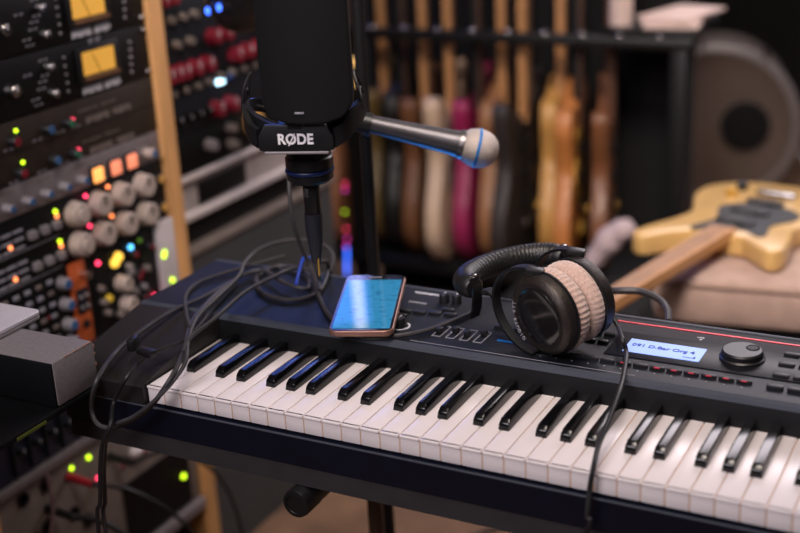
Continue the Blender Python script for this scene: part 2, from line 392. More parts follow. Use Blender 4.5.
# left control group
MB().b6(0.196, 0.241, 0.3035, 0.3070, PZ - 0.0004, PZ + 0.0005).build('label_bar', 'print', dp, True)
m = MB()
for k in range(6): m.b6(0.203 + k * 0.0042, 0.206 + k * 0.0042, 0.271, 0.2755, PZ - 0.0004, PZ + 0.0005)
m.build('panel_lettering', 'greyprint', dp, True)
for x, y in ((0.215, 0.240), (0.233, 0.243), (0.263, 0.262), (0.252, 0.247), (0.272, 0.249), (0.216, 0.226)):
    MB().b6(x - 0.008, x + 0.008, y - 0.0032, y + 0.0032, PZ - 0.001, PZ + 0.0035, 0.0009).build('soft_button', 'button', dp, True)
for x, y, r in ((0.246, 0.287, 0.007), (0.229, 0.198, 0.008), (0.262, 0.289, 0.0065)):
    k = MB().lathe([(r, 0), (r * 0.92, 0.010), (r * 0.8, 0.0115), (0, 0.0115)], (x, y, PZ), (0, 0, 1), 24).build('rotary_knob', 'knob', dp, True)
    MB().b6(x - 0.0006, x + 0.0006, y, y + r * 0.8, PZ + 0.0112, PZ + 0.0120).build('pointer', 'print', k, True)
arc = [(0.229 + 0.0118 * math.cos(a), 0.198 + 0.0118 * math.sin(a), PZ + 0.0002) for a in [(-1.9 + i * 0.16) for i in range(20)]]
MB().ribbon(arc, (0, 0, 1), 0.0007, 0.0022).build('knob_scale', 'print', dp, True)
for i in range(4):
    x = 0.283 + i * 0.0175
    fr = MB()
    for x0, x1, y0, y1 in ((x - 0.0055, x - 0.0045, 0.186, 0.217), (x + 0.0045, x + 0.0055, 0.186, 0.217), (x - 0.0055, x + 0.0055, 0.185, 0.1862), (x - 0.0055, x + 0.0055, 0.2162, 0.2175)):
        fr.b6(x0, x1, y0, y1, PZ - 0.0004, PZ + 0.0006)
    sl = fr.build('slider_slot', 'greyprint', dp, True)
    yk = (0.196, 0.204, 0.198, 0.207)[i]
    MB().b6(x - 0.0035, x + 0.0035, yk - 0.004, yk + 0.004, PZ, PZ + 0.007, 0.001).build('slider_cap', 'knob', sl, True)
MB().b6(0.355, 0.376, 0.198, 0.2025, PZ - 0.0004, PZ + 0.0005).build('blue_label_bar', 'blueband', dp, True)
for x in (0.345, 0.370, 0.395, 0.425): MB().b6(x - 0.008, x + 0.008, 0.232, 0.238, PZ - 0.001, PZ + 0.0035, 0.0009).build('soft_button', 'button', dp, True)
for x in (0.455, 0.470):
    for y in (0.236, 0.258): MB().b6(x - 0.006, x + 0.006, y - 0.003, y + 0.003, PZ - 0.001, PZ + 0.0035, 0.0009).build('soft_button', 'button', dp, True)
MB().b6(0.26, 0.53, 0.1638, 0.1646, PZ - 0.0004, PZ + 0.0004).build('panel_line', 'greyprint', dp, True)
# stand
ks = thing('keyboard_stand', 'black tubular keyboard stand with capped round arms under the digital piano', 'stand', (0.55, 0.16, 0))
for i, x in enumerate((0.204, 1.05)):
    a = MB().cyl((x, -0.008, 0.6985), (x, 0.33, 0.6985), 0.0160, seg=32).build('support_arm', 'blackmetal', ks, True)
    MB().lathe([(0.0168, 0.03), (0.0170, 0.004), (0.0158, 0.0), (0.0115, -0.0008), (0.0110, 0.0006), (0, 0.0006)], (x, -0.018, 0.6985), (0, 1, 0), 32).build('end_cap', 'knob', a, True)
    MB().cyl((x - 0.085, 0.30, 0.6985), (x - 0.085, 0.30, 0.02), 0.011).build('leg', 'darkwood' if i == 0 else 'blackmetal', ks, True)
    MB().cyl((x - 0.085, 0.30, 0.6985), (x, 0.30, 0.6985), 0.012).build('leg_bracket', 'blackmetal', ks, True)
    MB().cyl((x - 0.085, -0.10, 0.018), (x - 0.085, 0.315, 0.018), 0.017).build('foot', 'blackmetal', ks, True)
MB().cyl((0.119, 0.30, 0.33), (0.965, 0.30, 0.33), 0.012).build('crossbar', 'blackmetal', ks, True)

# ================================================================== headphones
A = Vector((0.434, 0.893, 0.103)).normalized(); VZ = Vector((0, 0, 1)); H = VZ.cross(A).normalized()
hp = thing('headphones', 'black studio headphones with beige velour ear pads lying on the digital piano panel', 'headphones', (0.42, 0.21, PZ))
P1 = Vector((0.4190, 0.1600, 0.8820))
P2 = P1 + A * 0.083
def cup(o, ax, amp=0.012):
    c = MB().lathe([(0.0345, 0.0035), (0.0395, 0.0025), (0.0415, 0.0035), (0.0450, 0.0065), (0.0462, 0.009), (0.0466, 0.0175), (0.0455, 0.019), (0, 0.019)], o, ax, 56).build('ear_cup', 'hpmetal', hp, True)
    MB().lathe([(0, 0.0005), (0.020, 0.0010), (0.030, 0.0018), (0.0335, 0.0026), (0.0346, 0.0045), (0, 0.0045)], o, ax, 48).build('cap_disc', 'gloss', c, True)
    MB().lathe([(0.0455, 0.0185), (0.0476, 0.0190), (0.0476, 0.0212), (0.0460, 0.0220), (0, 0.0220)], o, ax, 56).build('baffle_ring', 'blackplastic', c, True)
    def md(t, k): return 1 + (amp * math.sin(t * 46) * (1, 1, 1, 1, 1, 0.8, 0.5, 0, 0, 0)[k]) + 0.004 * math.sin(t * 5 + 1)
    MB().lathe([(0.0440, 0.0215), (0.0460, 0.0235), (0.0472, 0.0270), (0.0472, 0.0310), (0.0462, 0.0350), (0.0440, 0.0385), (0.0405, 0.0405), (0.0350, 0.0410), (0.0290, 0.0400), (0.0265, 0.0360)], o, ax, 368, md).build('ear_pad', 'velour', hp, True, label='beige pleated velour ear pad', sharp=60)
    return c
c1 = cup(P1, A); c2 = cup(P2, -A, 0.005)
tx = MB()
word = 'DT 770 STUDIO'
for i, ch in enumerate(word):
    if ch == ' ': continue
    a = math.radians(-30 + i * 7.0); d = H * math.cos(a) - VZ * math.sin(a)
    tang = (-H * math.sin(a) - VZ * math.cos(a))
    text_mb(tx, ch, 0.0062, P1 + d * 0.0385 + A * 0.0022, tang, d, 0.00015, 0.0006)
tx.build('ring_lettering', 'greyprint', c1, True)
for o, sg in ((P1, 1), (P2, -1)):
    q = o + A * (0.010 * sg)
    N = Vector((0.322, 0.205, 0.890)) if sg > 0 else Vector((0.385, 0.33, 0.892))
    pts = [q + H * (0.012 + 0.066 * math.cos(tt)) + VZ * (0.0505 if sg > 0 else 0.0495) * math.sin(tt) for tt in [PI / 2 - i * PI / 22 for i in range(23)]]
    pts = [p if p.z > PZ + 0.0035 else Vector((p.x, p.y, PZ + 0.0035)) for p in pts]
    y = MB().ribbon(pts, A, 0.0105, 0.0032).build('yoke', 'blackplastic', hp, True)
    MB().box(q + H * 0.012 + VZ * 0.0480, (0.020, 0.013, 0.0085), Euler((0, 0.12, 0.15)), 0.002).build('pivot_block', 'blackplastic', y, True)
    mid = q + H * 0.078
    MB().ribbon(cr([mid - H * 0.001, mid + H * 0.012 + VZ * 0.004, mid.lerp(N, 0.7) + H * 0.008 - VZ * 0.006, N], 6), A, 0.011, 0.004).build('slider', 'blackplastic', hp, True)
N = Vector((0.322, 0.205, 0.890)); Fe = Vector((0.385, 0.33, 0.892)); mid = (N + Fe) / 2; ch = (Fe - N) / 2; pp = Vector((-0.88, 0.47, 0)).normalized()
arcp = [mid - ch * math.cos(t) + (pp * 0.045 - VZ * 0.002) * math.sin(t) ** 0.9 for t in [PI * i / 30 for i in range(31)]]
vsb = MB()
def band_r(f):
    e = min(f, 1 - f)
    return (0.0148 if e > 0.06 else 0.0128 + 0.002 * e / 0.06) * (1 + 0.013 * math.sin(f * 2 * PI * 34) * (1 if e > 0.08 else 0))
vsb.tube(cr(arcp, 6), 0.013, 14, smooth=False, rfun=band_r).build('headband', 'leather', hp, True, label='ribbed black leather headband')
for P, d in ((arcp[0], (arcp[0] - arcp[1]).normalized()), (arcp[-1], (arcp[-1] - arcp[-2]).normalized())):
    e = MB().cyl(P - d * 0.004, P + d * 0.006, 0.0138, 0.0124, 20, 0.0015).build('band_end_cap', 'blackplastic', hp, True)
    MB().ribbon(cr([P + VZ * 0.012 + d * 0.004, P + d * 0.010, P - VZ * 0.018 + d * 0.010, P - VZ * 0.036 + d * 0.004], 5), A, 0.013, 0.003).build('slider_plate', 'gloss', e, True)
    MB().box(P + VZ * 0.0145 + d * 0.003, (0.008, 0.007, 0.004), None, 0.001).build('clasp', 'chrome', e, True)
HC = [Vector(q_) for q_ in ((0.4520, 0.2830, 0.8540), (0.4600, 0.2800, 0.8500), (0.4690, 0.2770, 0.8430), (0.4750, 0.2730, 0.8370))]
MB().tube(HC, 0.0035, 10, rfun=lambda f: 0.0046 - 0.0018 * f).build('strain_relief', 'rubber', hp, True)
HC0 = HC[-1]
MB().tube([HC0, (0.4980, 0.2170, 0.8480), (0.5050, 0.2110, 0.8340), (0.5190, 0.1600, 0.8340), (0.5290, 0.1130, 0.8340), (0.5350, 0.0570, 0.8240), (0.5370, 0.0250, 0.8160), (0.5430, -0.0080, 0.8080), (0.5410, -0.0120, 0.7880), (0.5420, -0.0220, 0.7660), (0.5400, -0.0240, 0.7440), (0.47, -0.022, 0.60), (0.48, -0.01, 0.40), (0.50, 0.03, 0.10), (0.52, 0.08, 0.012), (0.62, 0.2, 0.006)], 0.0027, 8, 8).build('cable', 'rubber', hp, True)

# ================================================================== phone
ph = thing('smartphone', 'smartphone with lit blue screen and rose metal case propped on the piano panel', 'phone', (0.2120, 0.1350, 0.8460))
b0, b1, t1, t0 = [Vector(p) for p in ((0.1760, 0.1190, 0.8470), (0.2490, 0.1470, 0.8470), (0.1930, 0.2820, 0.8580), (0.1240, 0.2580, 0.8580))]
ux = (b1 - b0).normalized(); uy0 = (t0 - b0); uy = (uy0 - ux * uy0.dot(ux)).normalized(); nz = ux.cross(uy)
pw = 0.0765; pl = 0.156; po = b0
def rrect(w_, l_, r, x0=0, y0=0, n=6):
    out = []
    for cx, cy, a0 in ((w_ - r, r, -PI / 2), (w_ - r, l_ - r, 0), (r, l_ - r, PI / 2), (r, r, PI)):
        for k in range(n + 1):
            a = a0 + PI / 2 * k / n; out.append((x0 + cx + r * math.cos(a), y0 + cy + r * math.sin(a)))
    return out
MB().prism(rrect(pw, pl, 0.011), po - nz * 0.0082, ux, uy, nz * 0.0078, 0.0018).build('case', 'phonecase', ph, True)
MB().prism(rrect(pw - 0.003, pl - 0.003, 0.010, 0.0015, 0.0015), po - nz * 0.0006, ux, uy, nz * 0.0008).build('glass_front', 'gloss', ph, True)
def uvquad(name, m, o, u, v, parent):
    me = bpy.data.meshes.new(name); o, u, v = Vector(o), Vector(u), Vector(v); n = u.cross(v).normalized() * 0.0003
    root = parent
    inv = Matrix.LocRotScale(root.location, root.rotation_euler, None).inverted()
    vs = [o, o + u, o + u + v, o + v]; vs = [inv @ q for q in vs] + [inv @ (q - n) for q in vs]
    me.from_pydata(vs, [], [(0, 1, 2, 3), (7, 6, 5, 4), (0, 4, 5, 1), (1, 5, 6, 2), (2, 6, 7, 3), (3, 7, 4, 0)])
    ul = me.uv_layers.new(name='UVMap')
    uvs = {0: (0, 0), 1: (1, 0), 2: (1, 1), 3: (0, 1), 4: (0, 0), 5: (1, 0), 6: (1, 1), 7: (0, 1)}
    for lp in me.loops: ul.data[lp.index].uv = uvs[lp.vertex_index]
    me.materials.append(m); ob = bpy.data.objects.new(name, me); C.objects.link(ob); ob.parent = parent; return ob
uvquad('screen', M['screen'], po + ux * 0.0045 + uy * 0.006 + nz * 0.0006, ux * (pw - 0.009), uy * (pl - 0.023), ph)
MB().box(po + ux * (pw / 2) + uy * (pl - 0.009) + nz * 0.0005, (0.016, 0.002, 0.0006), Matrix((ux, uy, nz)).transposed(), 0.0002).build('speaker_slot', 'greyprint', ph, True)
for f in (0.35, 0.62): MB().box(po + uy * (pl * f) - nz * 0.004 + ux * pw, (0.0016, 0.010, 0.0024), Matrix((ux, uy, nz)).transposed(), 0.0005).build('side_button', 'phonecase', ph, True)

# ================================================================== condenser microphone in shock mount
mb0 = Vector((0.1640, 0.1270, 1.0250))
th = math.radians(19)
cm = thing('condenser_microphone', 'large black studio microphone in a cradle with round-cornered pop shield, hanging above the piano', 'microphone', mb0, (0, 0, th))
MB().lathe([(0.0105, -0.002), (0.022, 0.0), (0.0262, 0.004), (0.0262, 0.010), (0.0245, 0.011), (0.0245, 0.016), (0.0268, 0.017), (0.0268, 0.028), (0.025, 0.030), (0.025, 0.21), (0.0235, 0.218), (0.018, 0.224), (0, 0.226)], (0, 0, 0), (0, 0, 1), 40).build('microphone_body', 'blackmetal', cm)
MB().lathe([(0.0273, 0.0115), (0.0278, 0.0125), (0.0278, 0.0145), (0.0273, 0.0155)], (0, 0, 0), (0, 0, 1), 40).build('collar_ring', 'darkblue', cm)
DZ = 0.026
# cradle: lower ring + raised wings
ring = MB()
NP = 48; base = []
for i in range(NP):
    a = 2 * PI * i / NP; x = 0.064 * math.cos(a); y = 0.050 * math.sin(a)
    z = DZ + 0.040 + 0.020 * abs(math.cos(a)) ** 2
    base.append((x, y, z))
ring.ribbon([Vector(p) for p in base], (0, 0.0, 1), 0.015, 0.006, closed=True)
rg = ring.build('cradle_ring', 'blackplastic', cm)
inn = MB(); inn.lathe([(0.027, DZ + 0.030), (0.031, DZ + 0.031), (0.031, DZ + 0.044), (0.027, DZ + 0.045), (0.027, DZ + 0.030)], (0, 0, 0), (0, 0, 1), 40, None, False); inn.build('clamp_ring', 'blackplastic', cm)
pt = [(-0.041, 0.018), (-0.041, 0.033), (-0.033, 0.0455), (0.033, 0.0455), (0.041, 0.033), (0.041, 0.018), (0.034, 0.0155), (-0.034, 0.0155)]
plate = MB().prism(pt, (0, -0.050, DZ + 0.006), (1, 0, 0), (0, 0, 1), (0, -0.0055, 0), 0.0012).build('name_plate', 'blackplastic', cm)
lt = MB(); text_mb(lt, 'RODE', 0.0156, (0, -0.0558, DZ + 0.0355), (1, 0, 0), (0, 0, 1), 0.0005, 0.0008, 0.92, 1.04); lt.prism([(-0.0084, -0.0068), (-0.0070, -0.0068), (0.0002, 0.0066), (-0.0012, 0.0066)], (0, -0.0553, DZ + 0.0355), (1, 0, 0), (0, 0, 1), (0, -0.0009, 0)); lt.build('plate_lettering', 'label', plate, label='white plate lettering')
MB().b6(-0.035, 0.035, -0.0565, -0.050, DZ + 0.0195, DZ + 0.0225, 0.001).build('plate_edge', 'greyknob', plate)
for sx in (-1, 1):
    pts = [(q_[0], q_[1], q_[2] + DZ) for q_ in ((sx * 0.041, -0.051, 0.036), (sx * 0.052, -0.042, 0.042), (sx * 0.062, -0.022, 0.053), (sx * 0.066, 0.0, 0.062))]
    MB().ribbon(cr(pts, 6), (0, 0, 1), 0.021, 0.006).build('side_wing', 'blackplastic', cm)
    ex = 0.067 * sx
    for k, (hh, dx, w_) in enumerate(((0.098, -0.010, 0.012), (0.080, -0.004, 0.008))):
        P = [(ex, -0.014, 0.058), (ex + dx * sx * 0.4, -0.012 - w_ * 0.3, 0.058 + (hh - 0.058) * 0.6), (ex + dx * sx, -0.004, hh), (ex + dx * sx * 0.4, 0.006, 0.058 + (hh - 0.058) * 0.6), (ex, 0.012, 0.058)]
        P = [(q_[0], q_[1], q_[2] + DZ) for q_ in P]
        MB().tube(P, 0.0016, 8).build('elastic_cord', 'rubber', cm)
    MB().tube([(ex, -0.010, DZ + 0.060), (0.045 * sx, -0.018, DZ + 0.052), (0.031 * sx, -0.006, DZ + 0.040)], 0.0016, 8).build('elastic_cord', 'rubber', cm)
    MB().tube([(ex, 0.010, DZ + 0.060), (0.045 * sx, 0.018, DZ + 0.052), (0.031 * sx, 0.006, DZ + 0.040)], 0.0016, 8).build('elastic_cord', 'rubber', cm)
# pop shield: curved rounded panel
def shield(rad, y0, thk, x_half, z0, z1, rc, inset=0.0, cx=0.0):
    vs = []; fs = []; nx, nz_ = 24, 30
    for l in range(2):
        for j in range(nz_ + 1):
            for i in range(nx + 1):
                fz = j / nz_; z = z0 + (z1 - z0) * fz
                e = min(z - z0, z1 - z); wx = x_half - inset
                if e < rc: wx = x_half - inset - rc + math.sqrt(max(0, rc * rc - (rc - e) ** 2))
                x = (i / nx * 2 - 1) * wx
                y = y0 + rad - math.sqrt(rad * rad - x * x) + l * thk
                vs.append((x + cx, y, z))
    n1 = (nx + 1) * (nz_ + 1)
    for j in range(nz_):
        for i in range(nx):
            q = j * (nx + 1) + i
            fs.append((q, q + 1, q + nx + 2, q + nx + 1)); fs.append((n1 + q, n1 + q + nx + 1, n1 + q + nx + 2, n1 + q + 1))
    per = [i for i in range(nx + 1)] + [j * (nx + 1) + nx for j in range(1, nz_ + 1)] + [nz_ * (nx + 1) + i for i in range(nx - 1, -1, -1)] + [j * (nx + 1) for j in range(nz_ - 1, 0, -1)]
    for k in range(len(per)):
        a_, b_ = per[k], per[(k + 1) % len(per)]; fs.append((a_, n1 + a_, n1 + b_, b_))
    return MB().add(vs, fs)
sh = shield(0.11, -0.066, 0.010, 0.0475, DZ + 0.056, 0.25, 0.026, cx=0.0155).build('pop_shield', 'popmesh', cm, sharp=50)
shield(0.11, -0.064, 0.007, 0.0495, DZ + 0.054, 0.252, 0.028, cx=0.0155).build('shield_rim', 'blackplastic', sh, sharp=50)
MB().b6(0.004, 0.014, -0.0675, -0.058, DZ + 0.0655, DZ + 0.0675, 0.0006).build('shield_notch', 'greyprint', sh)
MB().b6(-0.008, 0.008, -0.056, -0.046, DZ + 0.0465, DZ + 0.058, 0.001).build('shield_post', 'blackplastic', sh)
MB().cyl((0, 0.048, DZ + 0.045), (0, 0.075, DZ + 0.045), 0.011).build('mount_socket', 'blackmetal', cm)
# xlr plug and its cable: one thing of its own, plugged from below
xz = mb0 + Vector((0, 0, -0.002))
xc = thing('microphone_cable', 'dark cable plugged under the large microphone, coiled and hanging off the piano corner', 'cable', xz)
MB().lathe([(0.0095, 0), (0.0097, -0.004), (0.0097, -0.036), (0.0085, -0.038), (0, -0.038)], xz, (0, 0, 1), 28).build('plug_shell', 'blackmetal', xc, True)
MB().box(xz + Vector((-0.001, -0.0095, -0.010)), (0.006, 0.002, 0.010), None, 0.0008).build('latch', 'steel', xc, True)
bt = MB().lathe([(0.0105, -0.036), (0.0105, -0.048), (0.0098, -0.060), (0.0075, -0.080), (0.0052, -0.094), (0.004, -0.096)], xz, (0, 0, 1), 28).build('plug_boot', 'boot', xc, True)
e0 = xz + Vector((0, 0, -0.094))
MB().tube([e0, e0 + Vector((-0.002, 0.004, -0.012)), e0 + Vector((-0.010, 0.02, -0.03)), (0.1360, 0.1640, 0.9170), (0.0910, 0.2450, 0.8790), (0.0700, 0.2980, 0.8590), (0.0550, 0.3250, 0.8360), (0.0820, 0.2540, 0.8340), (0.0620, 0.2170, 0.8340), (0.0130, 0.2280, 0.8340), (-0.0260, 0.2770, 0.8340), (-0.0170, 0.3190, 0.8350),
     (0.0290, 0.3080, 0.8360), (0.0660, 0.2550, 0.8370), (0.0340, 0.2510, 0.8410), (-0.0240, 0.2850, 0.8400), (-0.0430, 0.2510, 0.8370), (-0.0310, 0.1750, 0.8370), (-0.0060, 0.1000, 0.8360), (0.0330, 0.0320, 0.8340), (0.0480, -0.0160, 0.8220), (0.0150, -0.0240, 0.7810), (-0.0240, -0.0340, 0.7580), (-0.0450, -0.0400, 0.7600), (-0.0570, -0.0340, 0.7770), (-0.0370, -0.0400, 0.8180), (-0.0590, 0.0210, 0.8240),
     (-0.0630, 0.0640, 0.8280), (-0.0610, 0.1310, 0.8330), (-0.0500, 0.1900, 0.8340), (-0.0490, 0.2490, 0.8340)], 0.0029, 8, 8).build('cord', 'rubber_grey', xc, True)
MB().tube([e0 + Vector((0.004, -0.003, 0.010)), e0 + Vector((0.004, -0.003, -0.016))], 0.0012, 6).build('gold_lettering_strip', 'gold', xc, True)
# other cables on the panel
def cable(name, label, pts, r, m, group=None):
    o = MB().tube(pts, r, 8, 8).build(name, m, None, loc=Vector(pts[0])); return tag(o, label, 'cable', group)
cable('audio_cable', 'grey cable looping widest around the coil at the back left of the piano', [(0.0590, 0.3240, 0.8340), (0.0440, 0.3580, 0.8450), (0.0060, 0.3830, 0.8500), (-0.0350, 0.3760, 0.8520), (-0.0580, 0.3380, 0.8500), (-0.0540, 0.2910, 0.8460), (-0.0350, 0.2450, 0.8430), (-0.0140, 0.1630, 0.8440), (-0.0020, 0.1080, 0.8420), (0.0260, 0.0520, 0.8400), (0.0520, 0.0070, 0.8310), (0.0400, -0.0260, 0.8060), (0.0080, -0.0360, 0.7790), (-0.0190, -0.0440, 0.7650), (-0.0310, -0.0460, 0.7450), (-0.0410, -0.0460, 0.7040), (-0.0460, -0.0460, 0.6630), (-0.0520, -0.0460, 0.6070), (-0.03, -0.05, 0.3), (-0.02, -0.04, 0.006)], 0.0026, 'rubber_grey')
cable('audio_cable', 'dark cable crossing the left cheek of the piano beside its black tie clip', [(-0.0350, 0.2390, 0.8360), (-0.0190, 0.1690, 0.8340), (0.0020, 0.1080, 0.8340), (0.0110, 0.0630, 0.8330), (-0.0030, 0.0340, 0.8300), (-0.0110, 0.0100, 0.8260), (-0.0070, -0.0250, 0.8190), (-0.0330, -0.0220, 0.7830), (-0.0140, -0.0540, 0.7720), (-0.0310, -0.0560, 0.7370), (-0.0440, -0.0560, 0.6690), (-0.0540, -0.0560, 0.6130), (-0.05, -0.06, 0.3), (-0.06, -0.05, 0.006)], 0.0026, 'rubber')
cable('audio_cable', 'pale dusty cable arching over the back left corner of the piano', [(0.0360, 0.0280, 0.8360), (0.0270, 0.0540, 0.8420), (0.0270, 0.1060, 0.8470), (0.0150, 0.1880, 0.8490), (0.0180, 0.2530, 0.8480), (0.0260, 0.2940, 0.8460), (0.0560, 0.2920, 0.8420), (0.0860, 0.2520, 0.8380)], 0.0026, 'rubber_grey')
cable('audio_cable', 'thin grey cable running along the far left edge of the piano panel', [(0.0030, 0.0870, 0.8380), (-0.0360, 0.1310, 0.8360), (-0.0760, 0.1850, 0.8340), (-0.0880, 0.2310, 0.8340), (-0.0680, 0.2840, 0.8350), (-0.0450, 0.3170, 0.8380), (-0.0280, 0.3490, 0.8380)], 0.0026, 'rubber_grey')
cable('headphone_cord', 'black cord dropping behind the large microphone and passing under the smartphone to the headband', [(0.0340, 0.2820, 0.9850), (0.0400, 0.2700, 0.9490), (0.0430, 0.2700, 0.9150), (0.0460, 0.2810, 0.8780), (0.0550, 0.2860, 0.8500), (0.0870, 0.2460, 0.8340), (0.1420, 0.1840, 0.8340), (0.2030, 0.1470, 0.8340), (0.2430, 0.1620, 0.8340), (0.2680, 0.1880, 0.8340), (0.2840, 0.2230, 0.8340), (0.3000, 0.2740, 0.8340)], 0.0029, 'rubber_grey')
cable('blue_cable_tie', 'bright blue tie wrapped around the coiled cables below the microphone plug', [(0.0320, 0.3200, 0.8520), (0.0280, 0.3110, 0.8560), (0.0350, 0.2880, 0.8490), (0.0530, 0.2480, 0.8420)], 0.0021, 'blueplastic')
cable('power_cord', 'black cord curving out behind the headphones into the piano back', [(0.3820, 0.4640, 0.8000), (0.4260, 0.4000, 0.8280), (0.4620, 0.4000, 0.8320), (0.4920, 0.3850, 0.8300), (0.5090, 0.3600, 0.8270), (0.5160, 0.3380, 0.8230)], 0.0045, 'rubber_grey')
cl = thing('cable_clip', 'small black hook-and-loop cable tie standing on the left cheek of the piano', 'clip', (-0.0230, 0.0220, 0.8290))
MB().box(Vector((-0.0370, 0.0280, 0.8360)), (0.010, 0.020, 0.016), Euler((0, 0, 0.3)), 0.003).build('strap_loop', 'blackplastic', cl, True)
MB().box(Vector((-0.0100, 0.0180, 0.8330)), (0.026, 0.012, 0.008), Euler((0, 0, -0.2)), 0.002).build('strap_tail', 'blackplastic', cl, True)

# ================================================================== vocal microphone on stand
vt = Vector((0.1000, 0.3620, 1.0330)); vb = Vector((0.2310, 0.4270, 0.9920)); va = (vb - vt).normalized(); L = (vb - vt).length
vm = thing('vocal_microphone', 'grey handheld vocal microphone with silver ball grille and blue band pointing right', 'microphone', vt)
hb = L - 0.020
MB().lathe([(0.010, 0), (0.0115, 0.002), (0.0118, 0.02), (0.0135, 0.06), (0.0165, hb - 0.012), (0.0178, hb - 0.004), (0.0178, hb), (0.0, hb)], vt, va, 40).build('handle', 'handle', vm, True)
MB().lathe([(0.0180, hb - 0.004), (0.0195, hb), (0.0195, hb + 0.003), (0.018, hb + 0.004)], vt, va, 40).build('grille_collar', 'steel', vm, True)
g = MB().lathe([(0.0185, hb + 0.003), (0.0225, hb + 0.008), (0.0250, hb + 0.016), (0.0256, hb + 0.022), (0.0252, hb + 0.027), (0.0236, hb + 0.034), (0.0200, hb + 0.041), (0.0145, hb + 0.0465), (0.0075, hb + 0.0495), (0, hb + 0.0505)], vt, va, 48).build('ball_grille', 'grille', vm, True)
MB().lathe([(0.0250, hb + 0.0195), (0.0264, hb + 0.0203), (0.0264, hb + 0.0232), (0.0250, hb + 0.024)], vt, va, 48).build('grille_band', 'blueband', g, True)
ms = thing('microphone_stand', 'thin black microphone stand rising behind the digital piano to hold both microphones', 'stand', (0.071, 0.42, 0))
MB().cyl((0.071, 0.42, 0.02), (0.071, 0.42, 1.45), 0.0085, seg=20).build('pole', 'blackmetal', ms, True)
MB().lathe([(0.085, 0), (0.085, 0.012), (0.078, 0.02), (0.02, 0.026), (0.012, 0.05)], (0.071, 0.42, 0), (0, 0, 1), 40).build('round_base', 'blackmetal', ms, True)
MB().cyl(vt - va * 0.006, vt + va * 0.012, 0.0135, 0.0142).build('microphone_clip', 'blackplastic', ms, True)
MB().tube([(0.071, 0.42, 1.0), (0.085, 0.40, 1.01), tuple(vt + va * 0.003 - Vector((0, 0, 0.010)))], 0.006, 10).build('clip_arm', 'blackmetal', ms, True)
bk = mb0 + Matrix.Rotation(th, 4, 'Z') @ Vector((0, 0.075, 0.045 + DZ))
MB().tube([(0.071, 0.42, 1.035), tuple(bk + Vector((-0.012, 0.04, -0.004))), tuple(bk)], 0.0065, 10).build('boom_arm', 'blackmetal', ms, True)

# ================================================================== rack on the left
XF = -0.45; RY0, RY1 = 0.145, 0.6275
rk = thing('rack_cabinet', 'tall pine rack cabinet whose front post leans beside the stacked outboard gear', 'rack', (-0.62, 0.39, 0))
for y0, y1 in ((0.6285, 0.668), (0.104, 0.144)):
    MB().b6(XF - 0.035, XF + 0.006, y0, y1, 0.0, 1.42, 0.002).build('front_post', 'wood', rk, True)
    MB().b6(XF - 0.40, XF - 0.036, y0 + 0.008, y1 - 0.008, 0.0, 1.42).build('side_panel', 'darkwood', rk, True)
MB().b6(XF - 0.40, XF - 0.036, RY0, RY1, 0.02, 0.05).build('bottom_shelf', 'darkwood', rk, True)
MB().b6(XF - 0.40, XF - 0.036, RY0, RY1, 1.39, 1.42).build('top_board', 'darkwood', rk, True)
MB().b6(XF - 0.40, XF - 0.385, RY0, RY1, 0.05, 1.39).build('back_board', 'rackblack', rk, True)
MB().b6(XF - 0.012, XF + 0.012, RY0, RY1, 0.196, 0.218, 0.003).build('front_rail', 'racksilver', rk, True)
def unit(name, label, z0, z1, m, cat='rack unit', group=None, dep=0.30, xf=XF, y0=RY0, y1=RY1):
    t_ = thing(name, label, cat, (xf - dep / 2, (y0 + y1) / 2, z0), (0, 0, 0), group)
    MB().b6(xf - dep, xf - 0.005, y0 + 0.018, y1 - 0.018, z0 + 0.002, z1 - 0.002).build('chassis', 'rackblack', t_, True)
    MB().b6(xf - 0.005, xf, y0 + 0.0005, y1 - 0.0005, z0 + 0.0006, z1 - 0.0006, 0.0008).build('faceplate', m, t_, True)
    return t_
def knob(t_, y, z, r, h, m, xf=XF, nm='knob', cap=None, mark=True):
    k = MB().lathe([(r * 1.06, 0), (r, h * 0.15), (r * 0.93, h * 0.9), (r * 0.8, h), (0, h)], (xf, y, z), (1, 0, 0), 22).build(nm, m, t_, True)
    if cap: MB().lathe([(r * 0.78, h * 0.98), (r * 0.74, h * 1.08), (0, h * 1.1)], (xf, y, z), (1, 0, 0), 20).build('knob_cap', cap, k, True)
    elif mark: MB().b6(xf + h, xf + h + 0.0006, y - r * 0.1, y + r * 0.1, z, z + r * 0.8).build('pointer', 'rackblack' if 'cream' in m or 'grey' in m else 'print', k, True)
    return k
def led(t_, y, z, r, m, xf=XF, nm='indicator_light'):
    return MB().sphere((xf + r * 0.3, y, z), r, seg=14).build(nm, m, t_, True)
def txtbar(t_, y0, y1, z0, z1, m='greyprint', xf=XF, n=14, nm='panel_lettering'):
    mm = MB(); w_ = (y1 - y0) / n
    for i in range(n):
        if i == n * 5 // 9: continue
        hh = z1 - z0; k = (i * 7) % 3
        mm.b6(xf - 0.0003, xf + 0.0006, y0 + i * w_ + w_ * 0.12, y0 + (i + 1) * w_ - w_ * 0.12, z0 + (hh * 0.25 if k == 1 else 0), z1)
    return mm.build(nm, m, t_, True)
